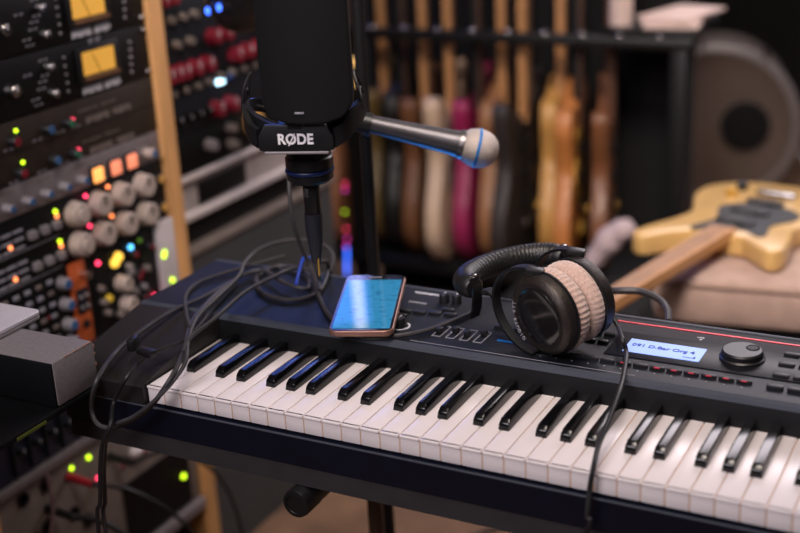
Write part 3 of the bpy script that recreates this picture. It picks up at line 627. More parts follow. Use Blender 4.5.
for i, (z0, lab) in enumerate(((1.103, 'black compressor with glowing amber meter, cut by the top edge of the photo'), (1.0145, 'black compressor with glowing amber meter, just above the brown two-row unit'))):
    z1 = z0 + 0.0875
    u = unit('compressor', lab, z0, z1, 'rackblack', group='black meter compressors')
    yo = -0.008 if i == 0 else 0
    mf = MB().b6(XF, XF + 0.006, 0.450 + yo, 0.548 + yo, z0 + 0.020, z0 + 0.076, 0.002).build('meter_frame', 'blackplastic', u, True)
    MB().b6(XF + 0.004, XF + 0.0068, 0.459 + yo, 0.533 + yo, z0 + 0.0325, z0 + 0.0685).build('meter_face', 'meter', mf, True)
    MB().b6(XF + 0.004, XF + 0.0085, 0.461 + yo, 0.541 + yo, z0 + 0.0245, z0 + 0.0300).build('meter_bar', 'meterbar', mf, True)
    nd = MB().tube([(XF + 0.0072, 0.496 + yo, z0 + 0.034), (XF + 0.0072, 0.482 + yo, z0 + 0.064)], 0.0006, 6, smooth=False).build('meter_needle', 'rackblack', mf, True)
    txtbar(u, 0.457 + yo, 0.548 + yo, z0 + 0.003, z0 + 0.012, 'print'); txtbar(u, 0.459 + yo, 0.545 + yo, z0 + 0.0135, z0 + 0.0175, 'greyprint', n=20)
    txtbar(u, 0.484 + yo, 0.512 + yo, z0 + 0.0785, z0 + 0.0855, 'greyprint', n=5, nm='maker_mark')
    knob(u, 0.306, z0 + 0.042, 0.0095, 0.014, 'chrome'); knob(u, 0.388, z0 + 0.061, 0.0068, 0.012, 'chrome'); knob(u, 0.390, z0 + 0.021, 0.0068, 0.012, 'chrome')
    knob(u, 0.235, z0 + 0.045, 0.0095, 0.014, 'chrome')
    for k in range(5): led(u, 0.425, z0 + 0.016 + k * 0.013, 0.0022, 'greyknob', nm='screw'); led(u, 0.577 + 0.001 * k, z0 + 0.016 + k * 0.012, 0.0028, 'greyknob', nm='toggle')
    for yy, zz in ((0.365, 0.04), (0.360, 0.03), (0.372, 0.071), (0.372, 0.048), (0.345, 0.017), (0.336, 0.055), (0.35, 0.008)): txtbar(u, yy, yy + 0.018, z0 + zz, z0 + zz + 0.003, 'greyprint', n=5)
    for zz in (0.010, 0.078): led(u, 0.6165, z0 + zz, 0.0038, 'chrome', nm='rack_screw')
u = unit('equalizer', 'brown two-row rack unit with small red, blue and green knobs above the silver strip', 0.9225, 1.0135, 'rackbrown')
MB().b6(XF, XF + 0.0008, RY0 + 0.002, RY1 - 0.002, 0.9668, 0.9676).build('panel_groove', 'rackblack', u, True)
for zz, dy in ((0.986, 0.0), (0.937, 0.004)):
    knob(u, 0.292 + dy, zz - 0.001, 0.0085, 0.014, 'blackplastic', cap='redknob'); led(u, 0.304 + dy, zz + 0.012, 0.0030, 'led_g')
    knob(u, 0.364 + dy, zz, 0.0085, 0.014, 'blackplastic', cap='blueknob'); knob(u, 0.409 + dy, zz - 0.001, 0.0080, 0.014, 'blackplastic', cap='greenknob')
    led(u, 0.424 + dy, zz, 0.0034, 'led_r'); knob(u, 0.23 + dy, zz, 0.0085, 0.014, 'blackplastic', cap='blueknob')
    txtbar(u, 0.44, 0.53, zz + 0.008, zz + 0.010, 'rackgrey', n=12); txtbar(u, 0.455, 0.565, zz - 0.014, zz - 0.004, 'rackgrey', n=12)
    for yy in (0.275, 0.335, 0.385, 0.42): txtbar(u, yy, yy + 0.02, zz - 0.0135, zz - 0.0105, 'greyprint', n=5)
u = unit('preamplifier', 'silver one-row rack unit with blue-capped knobs and three lit orange buttons', 0.8735, 0.9215, 'racksilver')
for i in range(7): knob(u, 0.180 + i * 0.0402, 0.8925 - 0.0003 * i, 0.0072, 0.016, 'greyknob', cap='blueknob')
for yy, mm_ in ((0.461, 'orangelit'), (0.505, 'salmonlit'), (0.546, 'salmonlit')):
    b = MB().b6(XF, XF + 0.004, yy - 0.0145, yy + 0.0145, 0.8735, 0.9035, 0.001).build('button_frame', 'blackplastic', u, True)
    MB().b6(XF + 0.002, XF + 0.008, yy - 0.011, yy + 0.011, 0.877, 0.9000, 0.002).build('lit_button', mm_, b, True)
knob(u, 0.589, 0.891, 0.0085, 0.018, 'creamknob', cap='blueknob')
for yy in (0.19, 0.25, 0.33, 0.41, 0.57): txtbar(u, yy, yy + 0.03, 0.9115, 0.9150, 'rackgrey', n=7)
u = unit('channel_strip', 'black rack unit with two rows of four big cream knobs and small light bars', 0.7695, 0.8725, 'rackblack')
for r_, (zz, zo) in enumerate(((0.842, 0.848), (0.7925, 0.7995))):
    for i in range(4): knob(u, 0.398 + i * 0.0556, zz, 0.0200, 0.020, 'creamknob')
    MB().lathe([(0.012, 0.020), (0.0115, 0.026), (0, 0.0265)], (XF, 0.398, zz), (1, 0, 0), 20).build('knob_top', 'creamknob', u, True)
    led(u, 0.359, zo + 0.010, 0.0034, 'led_g'); led(u, 0.3605, zo + 0.002, 0.0034, 'led_o'); led(u, 0.4255, zz + 0.0215, 0.0032, 'led_r', XF + 0.004); led(u, 0.4795, zz + 0.0215, 0.0032, 'led_o', XF + 0.004)
    for i in range(3): MB().b6(XF, XF + 0.010, 0.294 + i * 0.0265, 0.308 + i * 0.0265, zz - 0.010, zz + 0.003, 0.001).build('push_button', 'greyknob', u, True)
    for q in range(3):
        for i in range(3): MB().b6(XF, XF + 0.003, 0.218 + i * 0.024, 0.237 + i * 0.024, zz - 0.018 + q * 0.013, zz - 0.014 + q * 0.013).build('meter_segment', 'greyprint', u, True)
    led(u, 0.257, zz - 0.010, 0.0034, 'led_o')
    MB().b6(XF, XF + 0.001, RY0 + 0.004, 0.36, zz - 0.0235, zz - 0.0222).build('panel_line', 'greyprint', u, True)
    knob(u, 0.606, zz, 0.009, 0.012, 'blackplastic', cap='tanknob')
u = unit('module_frame', 'black frame of small modules with an orange module and a white end panel', 0.6255, 0.7685, 'rackblack')
om = MB().b6(XF, XF + 0.005, 0.366, 0.402, 0.628, 0.767, 0.001).build('orange_module', 'rackorange', u, True)
MB().lathe([(0.008, 0), (0.0075, 0.014), (0, 0.0145)], (XF + 0.005, 0.395, 0.744), (1, 0, 0), 20).build('module_knob', 'chrome', om, True)
MB().lathe([(0.007, 0), (0.0068, 0.004), (0, 0.004)], (XF + 0.005, 0.386, 0.662), (1, 0, 0), 20).build('module_knob', 'knob', om, True)
MB().b6(XF + 0.005, XF + 0.007, 0.372, 0.398, 0.682, 0.722).build('module_window', 'rackdark', om, True)
for k in range(4): MB().lathe([(0.003, 0), (0.003, 0.006), (0, 0.006)], (XF + 0.006, 0.379 + (k % 2) * 0.013, 0.692 + (k // 2) * 0.018), (1, 0, 0), 12).build('toggle', 'greyknob', om, True)
for zz in (0.744, 0.709, 0.675, 0.645): knob(u, 0.349, zz, 0.0105, 0.016, 'greyknob', cap='blueknob')
for r_ in range(7):
    for c_ in range(5):
        MB().b6(XF, XF + 0.004, 0.222 + c_ * 0.024, 0.233 + c_ * 0.024, 0.640 + r_ * 0.0185, 0.6465 + r_ * 0.0185, 0.0008).build('push_button', 'greyprint' if (r_ + c_) % 3 else 'rackgrey', u, True)
led(u, 0.312, 0.70, 0.003, 'redknob')
led(u, 0.436, 0.747, 0.0040, 'led_r'); led(u, 0.519, 0.747, 0.0045, 'led_b'); led(u, 0.544, 0.751, 0.0038, mat('dim_green_led', s(70, 105, 25), 0.4, emit=s(70, 105, 25), estr=1.0)); led(u, 0.564, 0.643, 0.0045, 'led_r')
for yy, zz in ((0.474, 0.735), (0.484, 0.742)): led(u, yy, zz, 0.0085, 'led_y', nm='lit_lamp')
knob(u, 0.483, 0.696, 0.014, 0.02, 'creamknob'); knob(u, 0.489, 0.657, 0.0145, 0.02, 'creamknob'); led(u, 0.450, 0.681, 0.0068, mat('dim_yellow_lamp', s(160, 130, 30), 0.4, emit=s(160, 130, 30), estr=0.8), nm='lit_lamp')
for yy, zz in ((0.506, 0.718), (0.508, 0.708), (0.512, 0.672), (0.535, 0.672)): knob(u, yy, zz, 0.0055, 0.012, 'greyknob')
for yy, zz in ((0.523, 0.694), (0.530, 0.701), (0.531, 0.654), (0.52, 0.735), (0.563, 0.735), (0.545, 0.657)): knob(u, yy, zz, 0.0065, 0.012, 'blackplastic', cap='redknob')
for yy in (0.425, 0.46, 0.5, 0.545): MB().b6(XF, XF + 0.0012, yy - 0.0006, yy + 0.0006, 0.628, 0.766).build('module_gap', 'rackdark', u, True)
for yy, zz in ((0.432, 0.705), (0.435, 0.68), (0.44, 0.66), (0.47, 0.645), (0.53, 0.64), (0.55, 0.70)): knob(u, yy, zz, 0.0058, 0.012, 'rackgrey')
wp = MB().b6(XF, XF + 0.010, 0.582, 0.6265, 0.628, 0.768, 0.001).build('white_end_panel', 'rackwhite', u, True)
led(u, 0.590, 0.709, 0.0042, 'led_g', XF + 0.010); led(u, 0.593, 0.715, 0.0036, 'led_g', XF + 0.010); led(u, 0.605, 0.659, 0.0042, 'led_g', XF + 0.010); led(u, 0.606, 0.650, 0.0025, 'rackdark', XF + 0.010, 'toggle')
u = unit('recessed_module', 'dark navy slotted unit in the lower rack, above the grey patch unit', 0.478, 0.6245, 'rackblue')
for k in range(6): MB().b6(XF, XF + 0.008, 0.19 + k * 0.035, 0.194 + k * 0.035, 0.485, 0.60).build('rib', 'rackdark', u, True)
for k in range(5): knob(u, 0.208 + k * 0.035, 0.52, 0.007, 0.012, 'rackdark')
u = unit('patch_unit', 'grey patch unit with plugs and small lights, low behind the left corner of the piano', 0.222, 0.476, 'rackgrey')
MB().b6(XF - 0.004, XF + 0.010, RY0, RY1, 0.462, 0.476, 0.002).build('top_edge', 'racksilver', u, True)
for yy, zz, r_, m_ in ((0.351, 0.437, 0.0042, 'led_g'), (0.310, 0.438, 0.0036, 'led_g'), (0.427, 0.380, 0.0038, 'redknob'), (0.458, 0.372, 0.0038, 'redknob'), (0.487, 0.379, 0.0042, 'redknob'), (0.365, 0.391, 0.0034, 'led_r'), (0.580, 0.283, 0.0058, 'led_g')): led(u, yy, zz, r_, m_)
MB().sphere((XF + 0.008, 0.458, 0.396), 0.013, (0.8, 1.2, 0.8)).build('white_cap', 'rackwhite', u, True)
for yy, zz in ((0.249, 0.439), (0.239, 0.369), (0.20, 0.44), (0.215, 0.36), (0.30, 0.36), (0.33, 0.33)):
    MB().lathe([(0.0125, 0), (0.0125, 0.003), (0.009, 0.003), (0.008, -0.004), (0, -0.004)], (XF, yy, zz), (1, 0, 0), 20).build('socket', 'blackplastic', u, True)
MB().b6(XF - 0.003, XF + 0.003, 0.42, 0.60, 0.225, 0.345).build('dark_insert', 'rackblack', u, True)
def plug(name, label, y, z, m, pts, r=0.0035):
    t_ = thing(name, label, 'cable', (XF, y, z))
    MB().cyl((XF + 0.0005, y, z), (XF + 0.05, y, z - 0.004), 0.0075, 0.006).build('plug', m, t_, True)
    MB().tube([(XF + 0.048, y, z - 0.004)] + pts, r, 8, 8).build('cord', 'rubber', t_, True)
plug('patch_cable', 'black cable with long red plug in the grey patch unit', 0.300, 0.428, 'redplastic', [(XF + 0.10, 0.34, 0.40), (XF + 0.13, 0.42, 0.30), (XF + 0.12, 0.50, 0.14), (XF + 0.10, 0.55, 0.006)])
plug('patch_cable', 'black cable with thick black plug at the left end of the grey patch unit', 0.245, 0.40, 'blackplastic', [(XF + 0.10, 0.27, 0.38), (XF + 0.13, 0.31, 0.30), (XF + 0.13, 0.33, 0.18), (XF + 0.12, 0.36, 0.006)], 0.005)
plug('patch_cable', 'thin black cable rising from the top row of the grey patch unit', 0.40, 0.415, 'blackplastic', [(XF + 0.08, 0.46, 0.41), (XF + 0.10, 0.54, 0.34), (XF + 0.10, 0.60, 0.22), (XF + 0.09, 0.64, 0.006)])
cable('patch_cable', 'pale pink thin cable hanging down the left end of the grey patch unit', [(XF + 0.03, 0.228, 0.475), (XF + 0.035, 0.225, 0.42), (XF + 0.04, 0.20, 0.36), (XF + 0.05, 0.18, 0.25), (XF + 0.05, 0.17, 0.006)], 0.0028, mat('pink_grey_rubber', s(120, 92, 98), 0.5, noise=0.05))
cable('floor_cable', 'black cable lying on the carpet under the digital piano', [(-0.6 + 0.25, 0.75, 0.006), (-0.25, 0.86, 0.006), (-0.12, 0.92, 0.006), (-0.02, 1.06, 0.006), (0.12, 1.12, 0.006)], 0.005, 'rubber')
cable('floor_cable', 'black cable heaped on the carpet beside the pine rack foot', [(-0.35, 0.58, 0.012), (-0.30, 0.66, 0.06), (-0.36, 0.72, 0.08), (-0.40, 0.69, 0.05), (-0.33, 0.64, 0.02), (-0.27, 0.70, 0.014), (-0.33, 0.80, 0.010), (-0.22, 0.82, 0.007)], 0.006, 'rubber')

# ================================================================== second rack
XG = -0.50; GY0, GY1 = 0.705, 1.255
g2 = thing('desk_console', 'dark grey slanted equipment desk with pale metal edges behind the pine post', 'desk', (-0.75, 0.98, 0))
MB().b6(XG - 0.45, XG, GY0, GY1, 0.0, 0.648).build('lower_panel', mat('desk_charcoal', s(62, 62, 64), 0.7, noise=0.08), g2, True)
MB().b6(XG - 0.45, XG - 0.02, GY0, GY1, 0.648, 0.72).build('dark_band', 'rackblack', g2, True)
MB().b6(XG - 0.45, XG - 0.006, GY0, GY1, 0.72, 0.796).build('upper_band', mat('desk_putty', s(158, 148, 146), 0.6, noise=0.08), g2, True)
MB().b6(XG - 0.007, XG - 0.002, 0.79, 0.945, 0.735, 0.778, 0.002).build('recess', 'rackblack', g2, True)
for zz, hh in ((0.795, 0.012), (0.723, 0.015), (0.655, 0.015)):
    MB().b6(XG - 0.03, XG + 0.006, GY0 - 0.02, GY1 + 0.01, zz - hh / 2, zz + hh / 2, 0.004).build('edge_strip', mat('desk_edge_metal', s(205, 196, 196), 0.45, metal=0.1, noise=0.06) if zz > 0.7 else 'rackgrey', g2, True)
for y in (GY0 - 0.012, GY1 + 0.0005): MB().b6(XG - 0.45, XG - 0.03, y, y + 0.0115, 0.796, 1.22).build('side_board', 'rackblack', g2, True)
MB().b6(XG - 0.45, XG - 0.43, GY0, GY1, 0.80, 1.22).build('back_board', 'rackblack', g2, True)
u = unit('channel_rack', 'slate rack unit with rows of red knobs behind the pine post, topmost in the desk', 0.968, 1.13, 'rackdark', xf=XG, y0=GY0, y1=GY1)
for yy in (0.722, 0.745, 0.768, 0.802, 0.839, 0.932, 0.969, 1.007, 1.045, 1.082): knob(u, yy, 0.991, 0.0155, 0.022, 'redknob', XG)
for yy in (0.868, 0.906, 1.04, 1.08): knob(u, yy, 1.036, 0.015, 0.022, 'redknob', XG)
for yy in (0.73, 0.755): knob(u, yy, 1.122, 0.013, 0.022, 'redknob', XG)
for yy in (0.75, 0.785, 0.82, 0.94): knob(u, yy, 1.085, 0.008, 0.014, 'rackgrey', XG)
for yy in (0.76, 0.80): knob(u, yy, 1.04, 0.008, 0.014, 'rackgrey', XG)
u = unit('channel_rack', 'slate rack unit with a bright blue-white light and two red knobs', 0.876, 0.967, 'rackdark', xf=XG, y0=GY0, y1=GY1)
for k, yy in enumerate((0.877, 0.889)): led(u, yy, 0.9495, 0.0055, 'led_w', XG, 'lit_switch')
led(u, 0.915, 0.952, 0.008, mat('blue_glass', s(30, 60, 120), 0.4), XG, 'switch_cap')
for yy in (0.858, 0.903): knob(u, yy, 0.903, 0.0155, 0.022, 'redknob', XG)
for i in range(10): knob(u, 0.735 + i * 0.037, 0.957 if i < 4 else 0.96, 0.007, 0.012, 'rackgrey', XG)
for i in range(4): knob(u, 0.745 + i * 0.03, 0.905, 0.008, 0.012, 'rackblack', XG, mark=True)
u = unit('channel_rack', 'dark rack unit with two grey knobs and a large tan dial, lowest in the desk', 0.803, 0.875, 'rackblack', xf=XG, y0=GY0, y1=GY1)
knob(u, 0.828, 0.842, 0.011, 0.02, 'greyknob', XG); knob(u, 0.896, 0.826, 0.010, 0.02, 'rackgrey', XG); knob(u, 0.895, 0.858, 0.009, 0.02, 'rackgrey', XG)
knob(u, 0.978, 0.851, 0.026, 0.012, 'tanknob', XG, 'large_dial', mark=False)
# lamp head, its blue reflections put in as glowing beads
lo = Vector((-0.2760, 0.6630, 1.1440)); la = Vector((0.80, -0.58, -0.05)).normalized()
lm = thing('desk_lamp', 'round black lamp head with blue reflections on a bent arm, cut by the top edge', 'lamp', (-0.52, 0.98, 1.22))
MB().lathe([(0.0, 0.012), (0.030, 0.010), (0.052, 0.004), (0.0605, -0.006), (0.0605, -0.012), (0.045, -0.03), (0.02, -0.04), (0, -0.042)], lo, la, 44).build('lamp_head', 'gloss', lm, True)
for px in ((-0.3020, 0.6000, 1.1290), (-0.2870, 0.6100, 1.1330)): MB().sphere(px, 0.0042, (1, 1, 1.5)).build('blue_glint', 'glow_bb', lm, True)
MB().tube([lo - la * 0.035, lo - la * 0.07 + Vector((0, 0, 0.06)), lo + Vector((-0.12, 0.18, 0.16)), (-0.50, 0.97, 1.27), (-0.53, 0.975, 1.135)], 0.006, 10).build('bent_arm', 'blackmetal', lm, True)

SH = Vector((0.0685, -0.0695, 0.04))
# ================================================================== table, amplifier, laptop at left
tb = thing('side_table', 'black table at the left edge carrying the worn grey case', 'table', (-0.43, -0.34, 0))
MB().b6(-0.92, -0.1235, -0.62, 0.052, 0.752, 0.760, 0.002).move(SH).build('table_top', 'tableblack', tb, True)
MB().b6(-0.1235, -0.1225, -0.085, -0.040, 0.7525, 0.7560).move(SH).build('lime_edge_tape', 'lime', tb, True)
for x in (-0.89, -0.62):
    for y in (-0.59, 0.03): MB().b6(x - 0.018, x + 0.018, y - 0.018, y + 0.018, -0.04, 0.752, 0.002).move(SH).build('leg', 'tableblack', tb, True)
cs = thing('amplifier_case', 'worn grey vinyl equipment case with black front on the black table', 'case', (-0.30, -0.05, 0.80))
MB().b6(-0.60, -0.1240, -0.0165, 0.0525, 0.7605, 0.8150, 0.004).move(SH).build('case_shell', 'greytolex', cs, True)
MB().b6(-0.60, -0.1260, -0.0185, -0.0150, 0.7610, 0.8135, 0.001).move(SH).build('black_front', 'tableblack', cs, True)
m = MB()
for y in (0.005, 0.012, 0.021, 0.028, 0.036, 0.043, 0.047): m.box((-0.1252, y, 0.8143), (0.0022, random.uniform(0.003, 0.006), 0.0016), None, 0.0004)
for z in (0.808, 0.799, 0.786): m.box((-0.1250, 0.0518, z), (0.002, 0.0018, random.uniform(0.003, 0.006)), None, 0.0004)
m.move(SH).build('worn_edge', 'worn', cs, True)
lpq = thing('laptop', 'closed silver laptop whose corner lies on the grey case', 'laptop', (-0.33, -0.04, 0.8555))
MB().prism(rrect(0.36, 0.098, 0.008, -0.59, -0.0135), (0, 0, 0.8155), (1, 0, 0), (0, 1, 0), (0, 0, 0.004), 0.001).move(SH).build('base', 'greyknob', lpq, True)
MB().prism(rrect(0.36, 0.098, 0.008, -0.59, -0.0135), (0, 0, 0.8200), (1, 0, 0), (0, 1, 0), (0, 0, 0.006), 0.0015).move(SH).build('lid', 'silver', lpq, True)

# ================================================================== guitar rack
gr = thing('guitar_rack', 'long black guitar rack with a horizontal rail and open black right end', 'rack', (-0.37, 2.0, 0))
MB().b6(-0.96, 0.115, 1.925, 1.965, 0.838, 0.866, 0.006).build('neck_rail', 'blackplastic', gr, True)
MB().b6(-0.96, 0.115, 1.90, 2.12, 0.20, 0.24, 0.006).build('base_rail', 'blackplastic', gr, True)
MB().b6(-0.96, 0.0, 2.28, 2.30, 0.0, 1.25).build('back_cloth', 'blackcloth', gr, True)
MB().b6(0.055, 0.075, 1.97, 2.10, 0.0, 0.866).build('end_panel', 'blackcloth', gr, True)
MB().b6(-0.111, 0.115, 1.93, 2.16, 0.867, 0.885, 0.003).build('top_shelf', 'blackplastic', gr, True)
for x in (-0.832, 0.08):
    MB().b6(x - 0.02, x + 0.02, 1.926, 1.964, 0.0, 0.838, 0.003).build('upright', 'blackmetal', gr, True)
for x in (-0.92, -0.50): MB().b6(x - 0.02, x + 0.02, 2.08, 2.11, 0.0, 0.20, 0.003).build('foot', 'blackmetal', gr, True)
for i in range(9):
    x = -0.80 + i * 0.098
    MB().sphere((x + 0.05, 1.928, 0.868), 0.008, seg=12).build('rail_stud', 'chrome', gr, True)

def outline(kind):
    if kind == 'single':   # one cutaway
        half = [(0, 0.0), (0.09, 0.006), (0.155, 0.06), (0.165, 0.13), (0.14, 0.20), (0.112, 0.25), (0.118, 0.31), (0.135, 0.36), (0.125, 0.41), (0.085, 0.435), (0.03, 0.42),
                (-0.03, 0.40), (-0.055, 0.375), (-0.075, 0.40), (-0.115, 0.395), (-0.13, 0.35), (-0.118, 0.30), (-0.112, 0.25), (-0.14, 0.20), (-0.165, 0.13), (-0.155, 0.06), (-0.09, 0.006)]
    elif kind == 'double':  # two horns
        half = [(0.01, 0.0), (0.10, 0.012), (0.158, 0.07), (0.160, 0.14), (0.130, 0.21), (0.112, 0.26), (0.122, 0.32), (0.142, 0.38), (0.148, 0.43), (0.118, 0.445), (0.085, 0.40), (0.05, 0.365), (0.028, 0.36),
                (-0.028, 0.36), (-0.05, 0.36), (-0.085, 0.385), (-0.118, 0.405), (-0.138, 0.385), (-0.130, 0.33), (-0.112, 0.265), (-0.125, 0.215), (-0.158, 0.15), (-0.160, 0.07), (-0.09, 0.006)]
    else:                   # round waist acoustic
        half = [(0, 0.0), (0.10, 0.01), (0.185, 0.08), (0.195, 0.16), (0.165, 0.23), (0.125, 0.275), (0.13, 0.33), (0.145, 0.38), (0.13, 0.43), (0.08, 0.465), (0, 0.475)]
        half = half + [(-x, z) for x, z in reversed(half[1:-1])]
    return [(p.x, p.y) for p in cr(half, 5, True)]
def guitar(label, loc, rot, kind, body, neckm='maple', guard=None, thick=0.042, sc=1.0, hard='chrome', pos=None, name='electric_guitar', group='guitars in the rack', discs=0):
    t_ = thing(name, label, 'guitar', loc, rot, group)
    ol = [(x * sc, z * sc) for x, z in outline(kind)]
    bm_ = body if not isinstance(body, tuple) else mat('guitar_finish', s(*body), 0.5, coat=0.08, noise=0.1, nscale=8)
    MB().prism(ol, (0, thick / 2, 0), (1, 0, 0), (0, 0, 1), (0, -thick, 0), 0.006).build('body', bm_, t_)
    f = -thick / 2; top = 0.98 * sc
    n0 = 0.34 * sc
    pr = [(-0.024, n0), (0.024, n0), (0.019, top - 0.17), (-0.019, top - 0.17)]
    nk = MB().prism(pr, (0, f - 0.003, 0), (1, 0, 0), (0, 0, 1), (0, 0.018, 0), 0.004).build('neck', neckm, t_)
    MB().prism(pr, (0, f - 0.0035, 0), (1, 0, 0), (0, 0, 1), (0, -0.005, 0)).build('fretboard', 'rosewood' if neckm != 'maple' else 'maple', nk)
    hs = [(-0.022, top - 0.172), (0.022, top - 0.172), (0.038, top - 0.14), (0.036, top - 0.02), (0.015, top), (-0.02, top - 0.01), (-0.034, top - 0.06), (-0.03, top - 0.14)]
    hd = MB().prism(hs, (0, f + 0.010, 0), (1, 0, 0), (0, 0, 1), (0, -0.014, 0), 0.002).build('headstock', neckm, t_)
    for k in range(3):
        for sx in (-1, 1): MB().cyl((sx * 0.03, f + 0.003, top - 0.13 + k * 0.04), (sx * 0.055, f + 0.003, top - 0.13 + k * 0.04), 0.004, 0.006, 10).build('tuning_peg', hard, hd)
    if guard:
        gp = [(x * 0.5 - 0.012, 0.16 * sc + z * 0.46) for x, z in ol]
        MB().prism(gp, (0, f, 0), (1, 0, 0), (0, 0, 1), (0, -0.002, 0)).build('pickguard', guard, t_)
    for zz in (0.15, 0.22, 0.29): MB().b6(-0.038, 0.038, f - 0.009, f - 0.001, zz * sc - 0.009, zz * sc + 0.009, 0.003).build('pickup', 'blackplastic', t_)
    MB().b6(-0.04, 0.04, f - 0.013, f, 0.085 * sc, 0.108 * sc, 0.003).build('bridge', hard, t_)
    for k in range(2): MB().lathe([(0.012, 0), (0.011, 0.014), (0, 0.015)], (0.085, f, 0.07 * sc + k * 0.05), (0, -1, 0), 16).build('volume_knob', 'gold' if k else 'blackplastic', t_)
    for k in range(discs): MB().lathe([(0.026, 0), (0.025, 0.004), (0, 0.005)], (0.06 - 0.02 * k, f, 0.20 * sc + k * 0.09), (0, -1, 0), 24).build('round_plate', 'meterbar', t_)
    sm = MB()
    for k in range(6): sm.tube([(-0.016 + k * 0.0064, f - 0.013, 0.097 * sc), (-0.013 + k * 0.0052, f - 0.011, top - 0.15)], 0.0006, 4, smooth=False)
    sm.build('strings', 'steel', t_)
    return t_
Rz = math.radians
G = [  # x, y, yaw, lean(y-axis), kind, colour, neck, guard, label
    (-0.908, 2.02, 104, -1.0, 'single', (176, 118, 84), 'maple', None, 'copper sunburst electric guitar outside the left end of the rack', 1.02),
    (-0.812, 2.06, 108, 1.0, 'double', (104, 84, 44), 'maple', None, 'olive brown electric guitar seen edge-on at the left end of the rail', 1.0),
    (-0.742, 2.04, 108, 1.0, 'single', (16, 15, 15), 'ebony', None, 'black electric guitar with black neck between the olive and the brown one', 1.0),
    (-0.668, 2.03, 103, 0.5, 'double', (116, 76, 48), 'maple', None, 'plain brown wooden guitar body beneath the vocal microphone handle', 0.98),
    (-0.575, 2.00, 101, 0.0, 'double', (212, 184, 158), 'maple', 'creamknob', 'cream electric guitar beside the magenta one', 1.02),
    (-0.508, 2.03, 101, 0.0, 'double', (150, 30, 82), 'ebony', None, 'magenta electric guitar behind the silver microphone grille', 1.0),
    (-0.444, 2.05, 101, 0.0, 'single', (150, 104, 68), 'maple', None, 'tan brown guitar standing between the magenta and the dark round-plate guitar', 0.99),
    (-0.362, 1.99, 94, 1.0, 'double', (50, 45, 44), 'maple', None, 'dark grey guitar with round copper plates', 1.0),
    (-0.288, 2.06, 104, 3.0, 'single', (196, 146, 78), 'maple', None, 'honey yellow guitar leaning next to the dark grey one', 0.97),
    (-0.216, 2.00, 102, 0.0, 'single', (190, 120, 62), 'ebony', 'gold', 'amber guitar with gold hardware near the right end of the row', 1.0),
    (-0.150, 2.06, 105, 0.0, 'double', (122, 76, 46), 'rosewood', None, 'brown guitar with reddish neck, rightmost in the rack', 0.96),
]
for x, y, yw, ln, kd, colr, nk_, gd, lab, sc_ in G:
    guitar(lab, (x, y, 0.2412 + 0.0028 * abs(ln)), (0, Rz(ln), Rz(yw)), kd, colr, nk_, gd, sc=sc_ * 1.12, discs=3 if 'round copper' in lab else 0, hard='gold' if 'gold' in lab else 'chrome')
# lights string at the left end
ls = thing('light_string', 'string of tiny coloured lights hanging at the left end of the guitar rack', 'lights', (-0.93, 1.80, 0.9))
MB().tube([(-0.935, 1.922, 0.85), (-0.93, 1.86, 0.83), (-0.7790, 1.8000, 0.5900), (-0.7950, 1.8000, 0.4220), (-0.8070, 1.8000, 0.1730)], 0.002, 6).build('wire', 'rubber', ls, True)
for px, mm_ in (((-0.7830, 1.7900, 0.4710), 'led_r'), ((-0.7840, 1.7900, 0.4540), 'led_m'), ((-0.7890, 1.7900, 0.3910), 'led_g'), ((-0.7890, 1.7900, 0.3430), 'led_r'), ((-0.7880, 1.7900, 0.3140), 'led_m'), ((-0.7930, 1.7900, 0.2930), 'led_m')): MB().sphere(px, 0.0033, seg=12).build('bulb', mm_, ls, True)
MB().cyl((-0.7900, 1.7900, 0.2880), (-0.7960, 1.7900, 0.2080), 0.0036).build('blue_tube', 'glow_bb', ls, True)
for k, (px, r_) in enumerate((((-0.7430, 1.8000, 0.8010), 0.010), ((-0.7570, 1.8000, 0.7660), 0.009), ((-0.7410, 1.8000, 0.7480), 0.008))): MB().sphere(px, r_, seg=12).build('bulb', glow('warm_bulb', (255, 200, 120), 1.2), ls, True)
# things on the rack top shelf
pr_ = MB().cyl((-0.081, 1.985, 0.886), (-0.081, 1.985, 1.12), 0.028, seg=24).build('paper_roll', 'paper', None, loc=(-0.081, 1.985, 0.886)); tag(pr_, 'upright roll of white paper on the right end of the guitar rack', 'paper')
for i in range(3):
    q = MB().box((0.042 + i * 0.005, 2.035 + i * 0.008, 0.8905 + i * 0.0085), (0.13, 0.20, 0.008), Euler((0, 0, 0.15 - 0.2 * i)), 0.002).build('notebook', 'paper', None, loc=(0.042, 2.035, 0.886 + i * 0.0085))
    tag(q, ('white notebook at the bottom of the pile on the guitar rack end', 'white notebook in the middle of the pile on the guitar rack end', 'white notebook on top of the pile on the guitar rack end')[i], 'notebook', 'notebooks on the rack shelf')

# ================================================================== bench and bass guitar
ang = math.radians(7)
bn = thing('bench', 'beige upholstered bench behind the piano with a guitar lying on it', 'bench', (0.2720, 1.0870, 0.5000), (0, 0, ang))
bn.location.z = 0
MB().b6(0.0, 0.95, 0.0, 0.40, 0.495, 0.588, 0.022).build('cushion', 'beige', bn)
MB().tube([(0.02, -0.001, 0.575), (0.93, -0.001, 0.575)], 0.0028, 8, smooth=False).build('piping', 'piping', bn)
MB().b6(0.02, 0.93, 0.03, 0.38, 0.40, 0.495, 0.004).build('base_frame', 'blackcloth', bn)
for x in (0.05, 0.90):
    for y in (0.06, 0.35): MB().b6(x - 0.02, x + 0.02, y - 0.02, y + 0.02, 0, 0.40, 0.003).build('leg', 'tableblack', bn)
gb = guitar('butterscotch electric guitar with black pickguard lying flat on the beige bench', (0.43, 1.575, 0.6128), (math.radians(-90), 0, 0), 'double', 'butterscotch', 'maple', 'blackplastic', name='electric_guitar', group=None, sc=0.98)
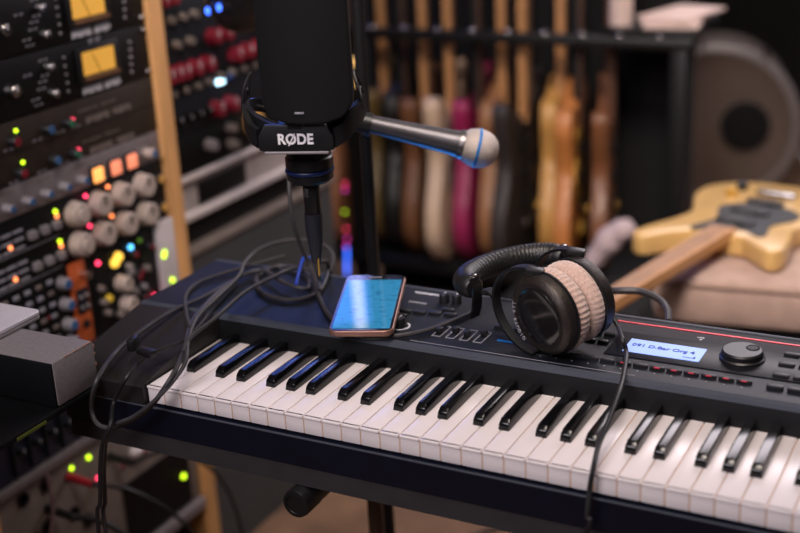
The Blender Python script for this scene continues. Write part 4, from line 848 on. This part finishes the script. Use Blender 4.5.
NDIR = Vector((-0.2, -0.98, 0)).normalized()
gb.rotation_euler = Matrix((Vector((NDIR.y, -NDIR.x, 0)), Vector((0, 0, -1)), NDIR)).transposed().to_euler()

# ================================================================== kick drum, crate, cloth
kd = thing('bass_drum', 'bass drum with grey-white head, black port hole and chrome hoop behind the guitar rack', 'drum', (-0.18, 3.37, 0))
da = (Vector((0.8996, -1.0330, 0)) - Vector((-0.18, 3.37, 0))).normalized(); do = Vector((-0.18, 3.37, 0.296))
MB().lathe([(0.272, -0.36), (0.272, -0.01)], do, da, 56).build('shell', 'rackgrey', kd, True)
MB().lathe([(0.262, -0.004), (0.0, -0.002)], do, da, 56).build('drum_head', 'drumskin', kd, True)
MB().lathe([(0.262, -0.03), (0.290, -0.03), (0.292, -0.025), (0.292, 0.008), (0.286, 0.012), (0.264, 0.012), (0.262, 0.0), (0.262, -0.03)], do, da, 56, None, False).build('hoop', 'hoopmetal', kd, True)
u_, v_ = frame(da)[1:]
MB().lathe([(0.086, -0.003), (0.086, 0.002), (0.076, 0.004), (0, 0.001)], Vector((-0.0740, 3.3650, 0.3040)) - Vector((0, 0, 0)), da, 36).build('port_hole', 'blackcloth', kd, True)
for k in range(8):
    a = 2 * PI * k / 8 + 0.2; d = u_ * math.cos(a) + v_ * math.sin(a)
    lg = MB().cyl(do + d * 0.295 + da * 0.016, do + d * 0.295 - da * 0.10, 0.009, seg=12).build('tension_rod', 'chrome', kd, True)
for sx in (-1, 1): MB().cyl(do + u_ * (0.26 * sx) - da * 0.06 - VZ * 0.05, Vector(do + u_ * (0.42 * sx) + da * 0.05) * Vector((1, 1, 0)).length * 0 + Vector(((do + u_ * 0.42 * sx).x, (do + u_ * 0.42 * sx).y, 0.005)) + da * 0.05, 0.009).build('spur_leg', 'steel', kd, True)
CRH = 0.300
cr_ = thing('equipment_crate', 'black crate on the floor in front of the empty rack end', 'crate', (-0.10, 1.70, 0))
MB().b6(-0.24, 0.10, 1.56, 1.795, 0.0, CRH, 0.008).build('crate_body', 'blackcloth', cr_, True)
for x in (-0.22, 0.08): MB().box((x, 1.56, CRH - 0.02), (0.04, 0.012, 0.04), None, 0.002).build('corner_guard', 'blackmetal', cr_, True)
wc = MB()
pc = [(-0.0600, 1.7000, 0.3550), (-0.0420, 1.7000, 0.3850), (-0.0200, 1.7000, 0.4150), (0.0020, 1.7000, 0.4430), (0.0240, 1.7000, 0.4580), (0.0380, 1.7000, 0.4720)]
wc.tube(pc, 0.02, 16, 6, rfun=lambda f: 0.009 + 0.021 * math.sin(PI * min(1, 0.15 + f * 0.7)) * (1 + 0.12 * math.sin(f * 17)))
wcl = (-0.0220, 1.7000, 0.3700)
tag(wc.build('white_cloth', 'cloth', None, loc=wcl), 'crumpled white cloth on the black crate behind the headphones', 'cloth')
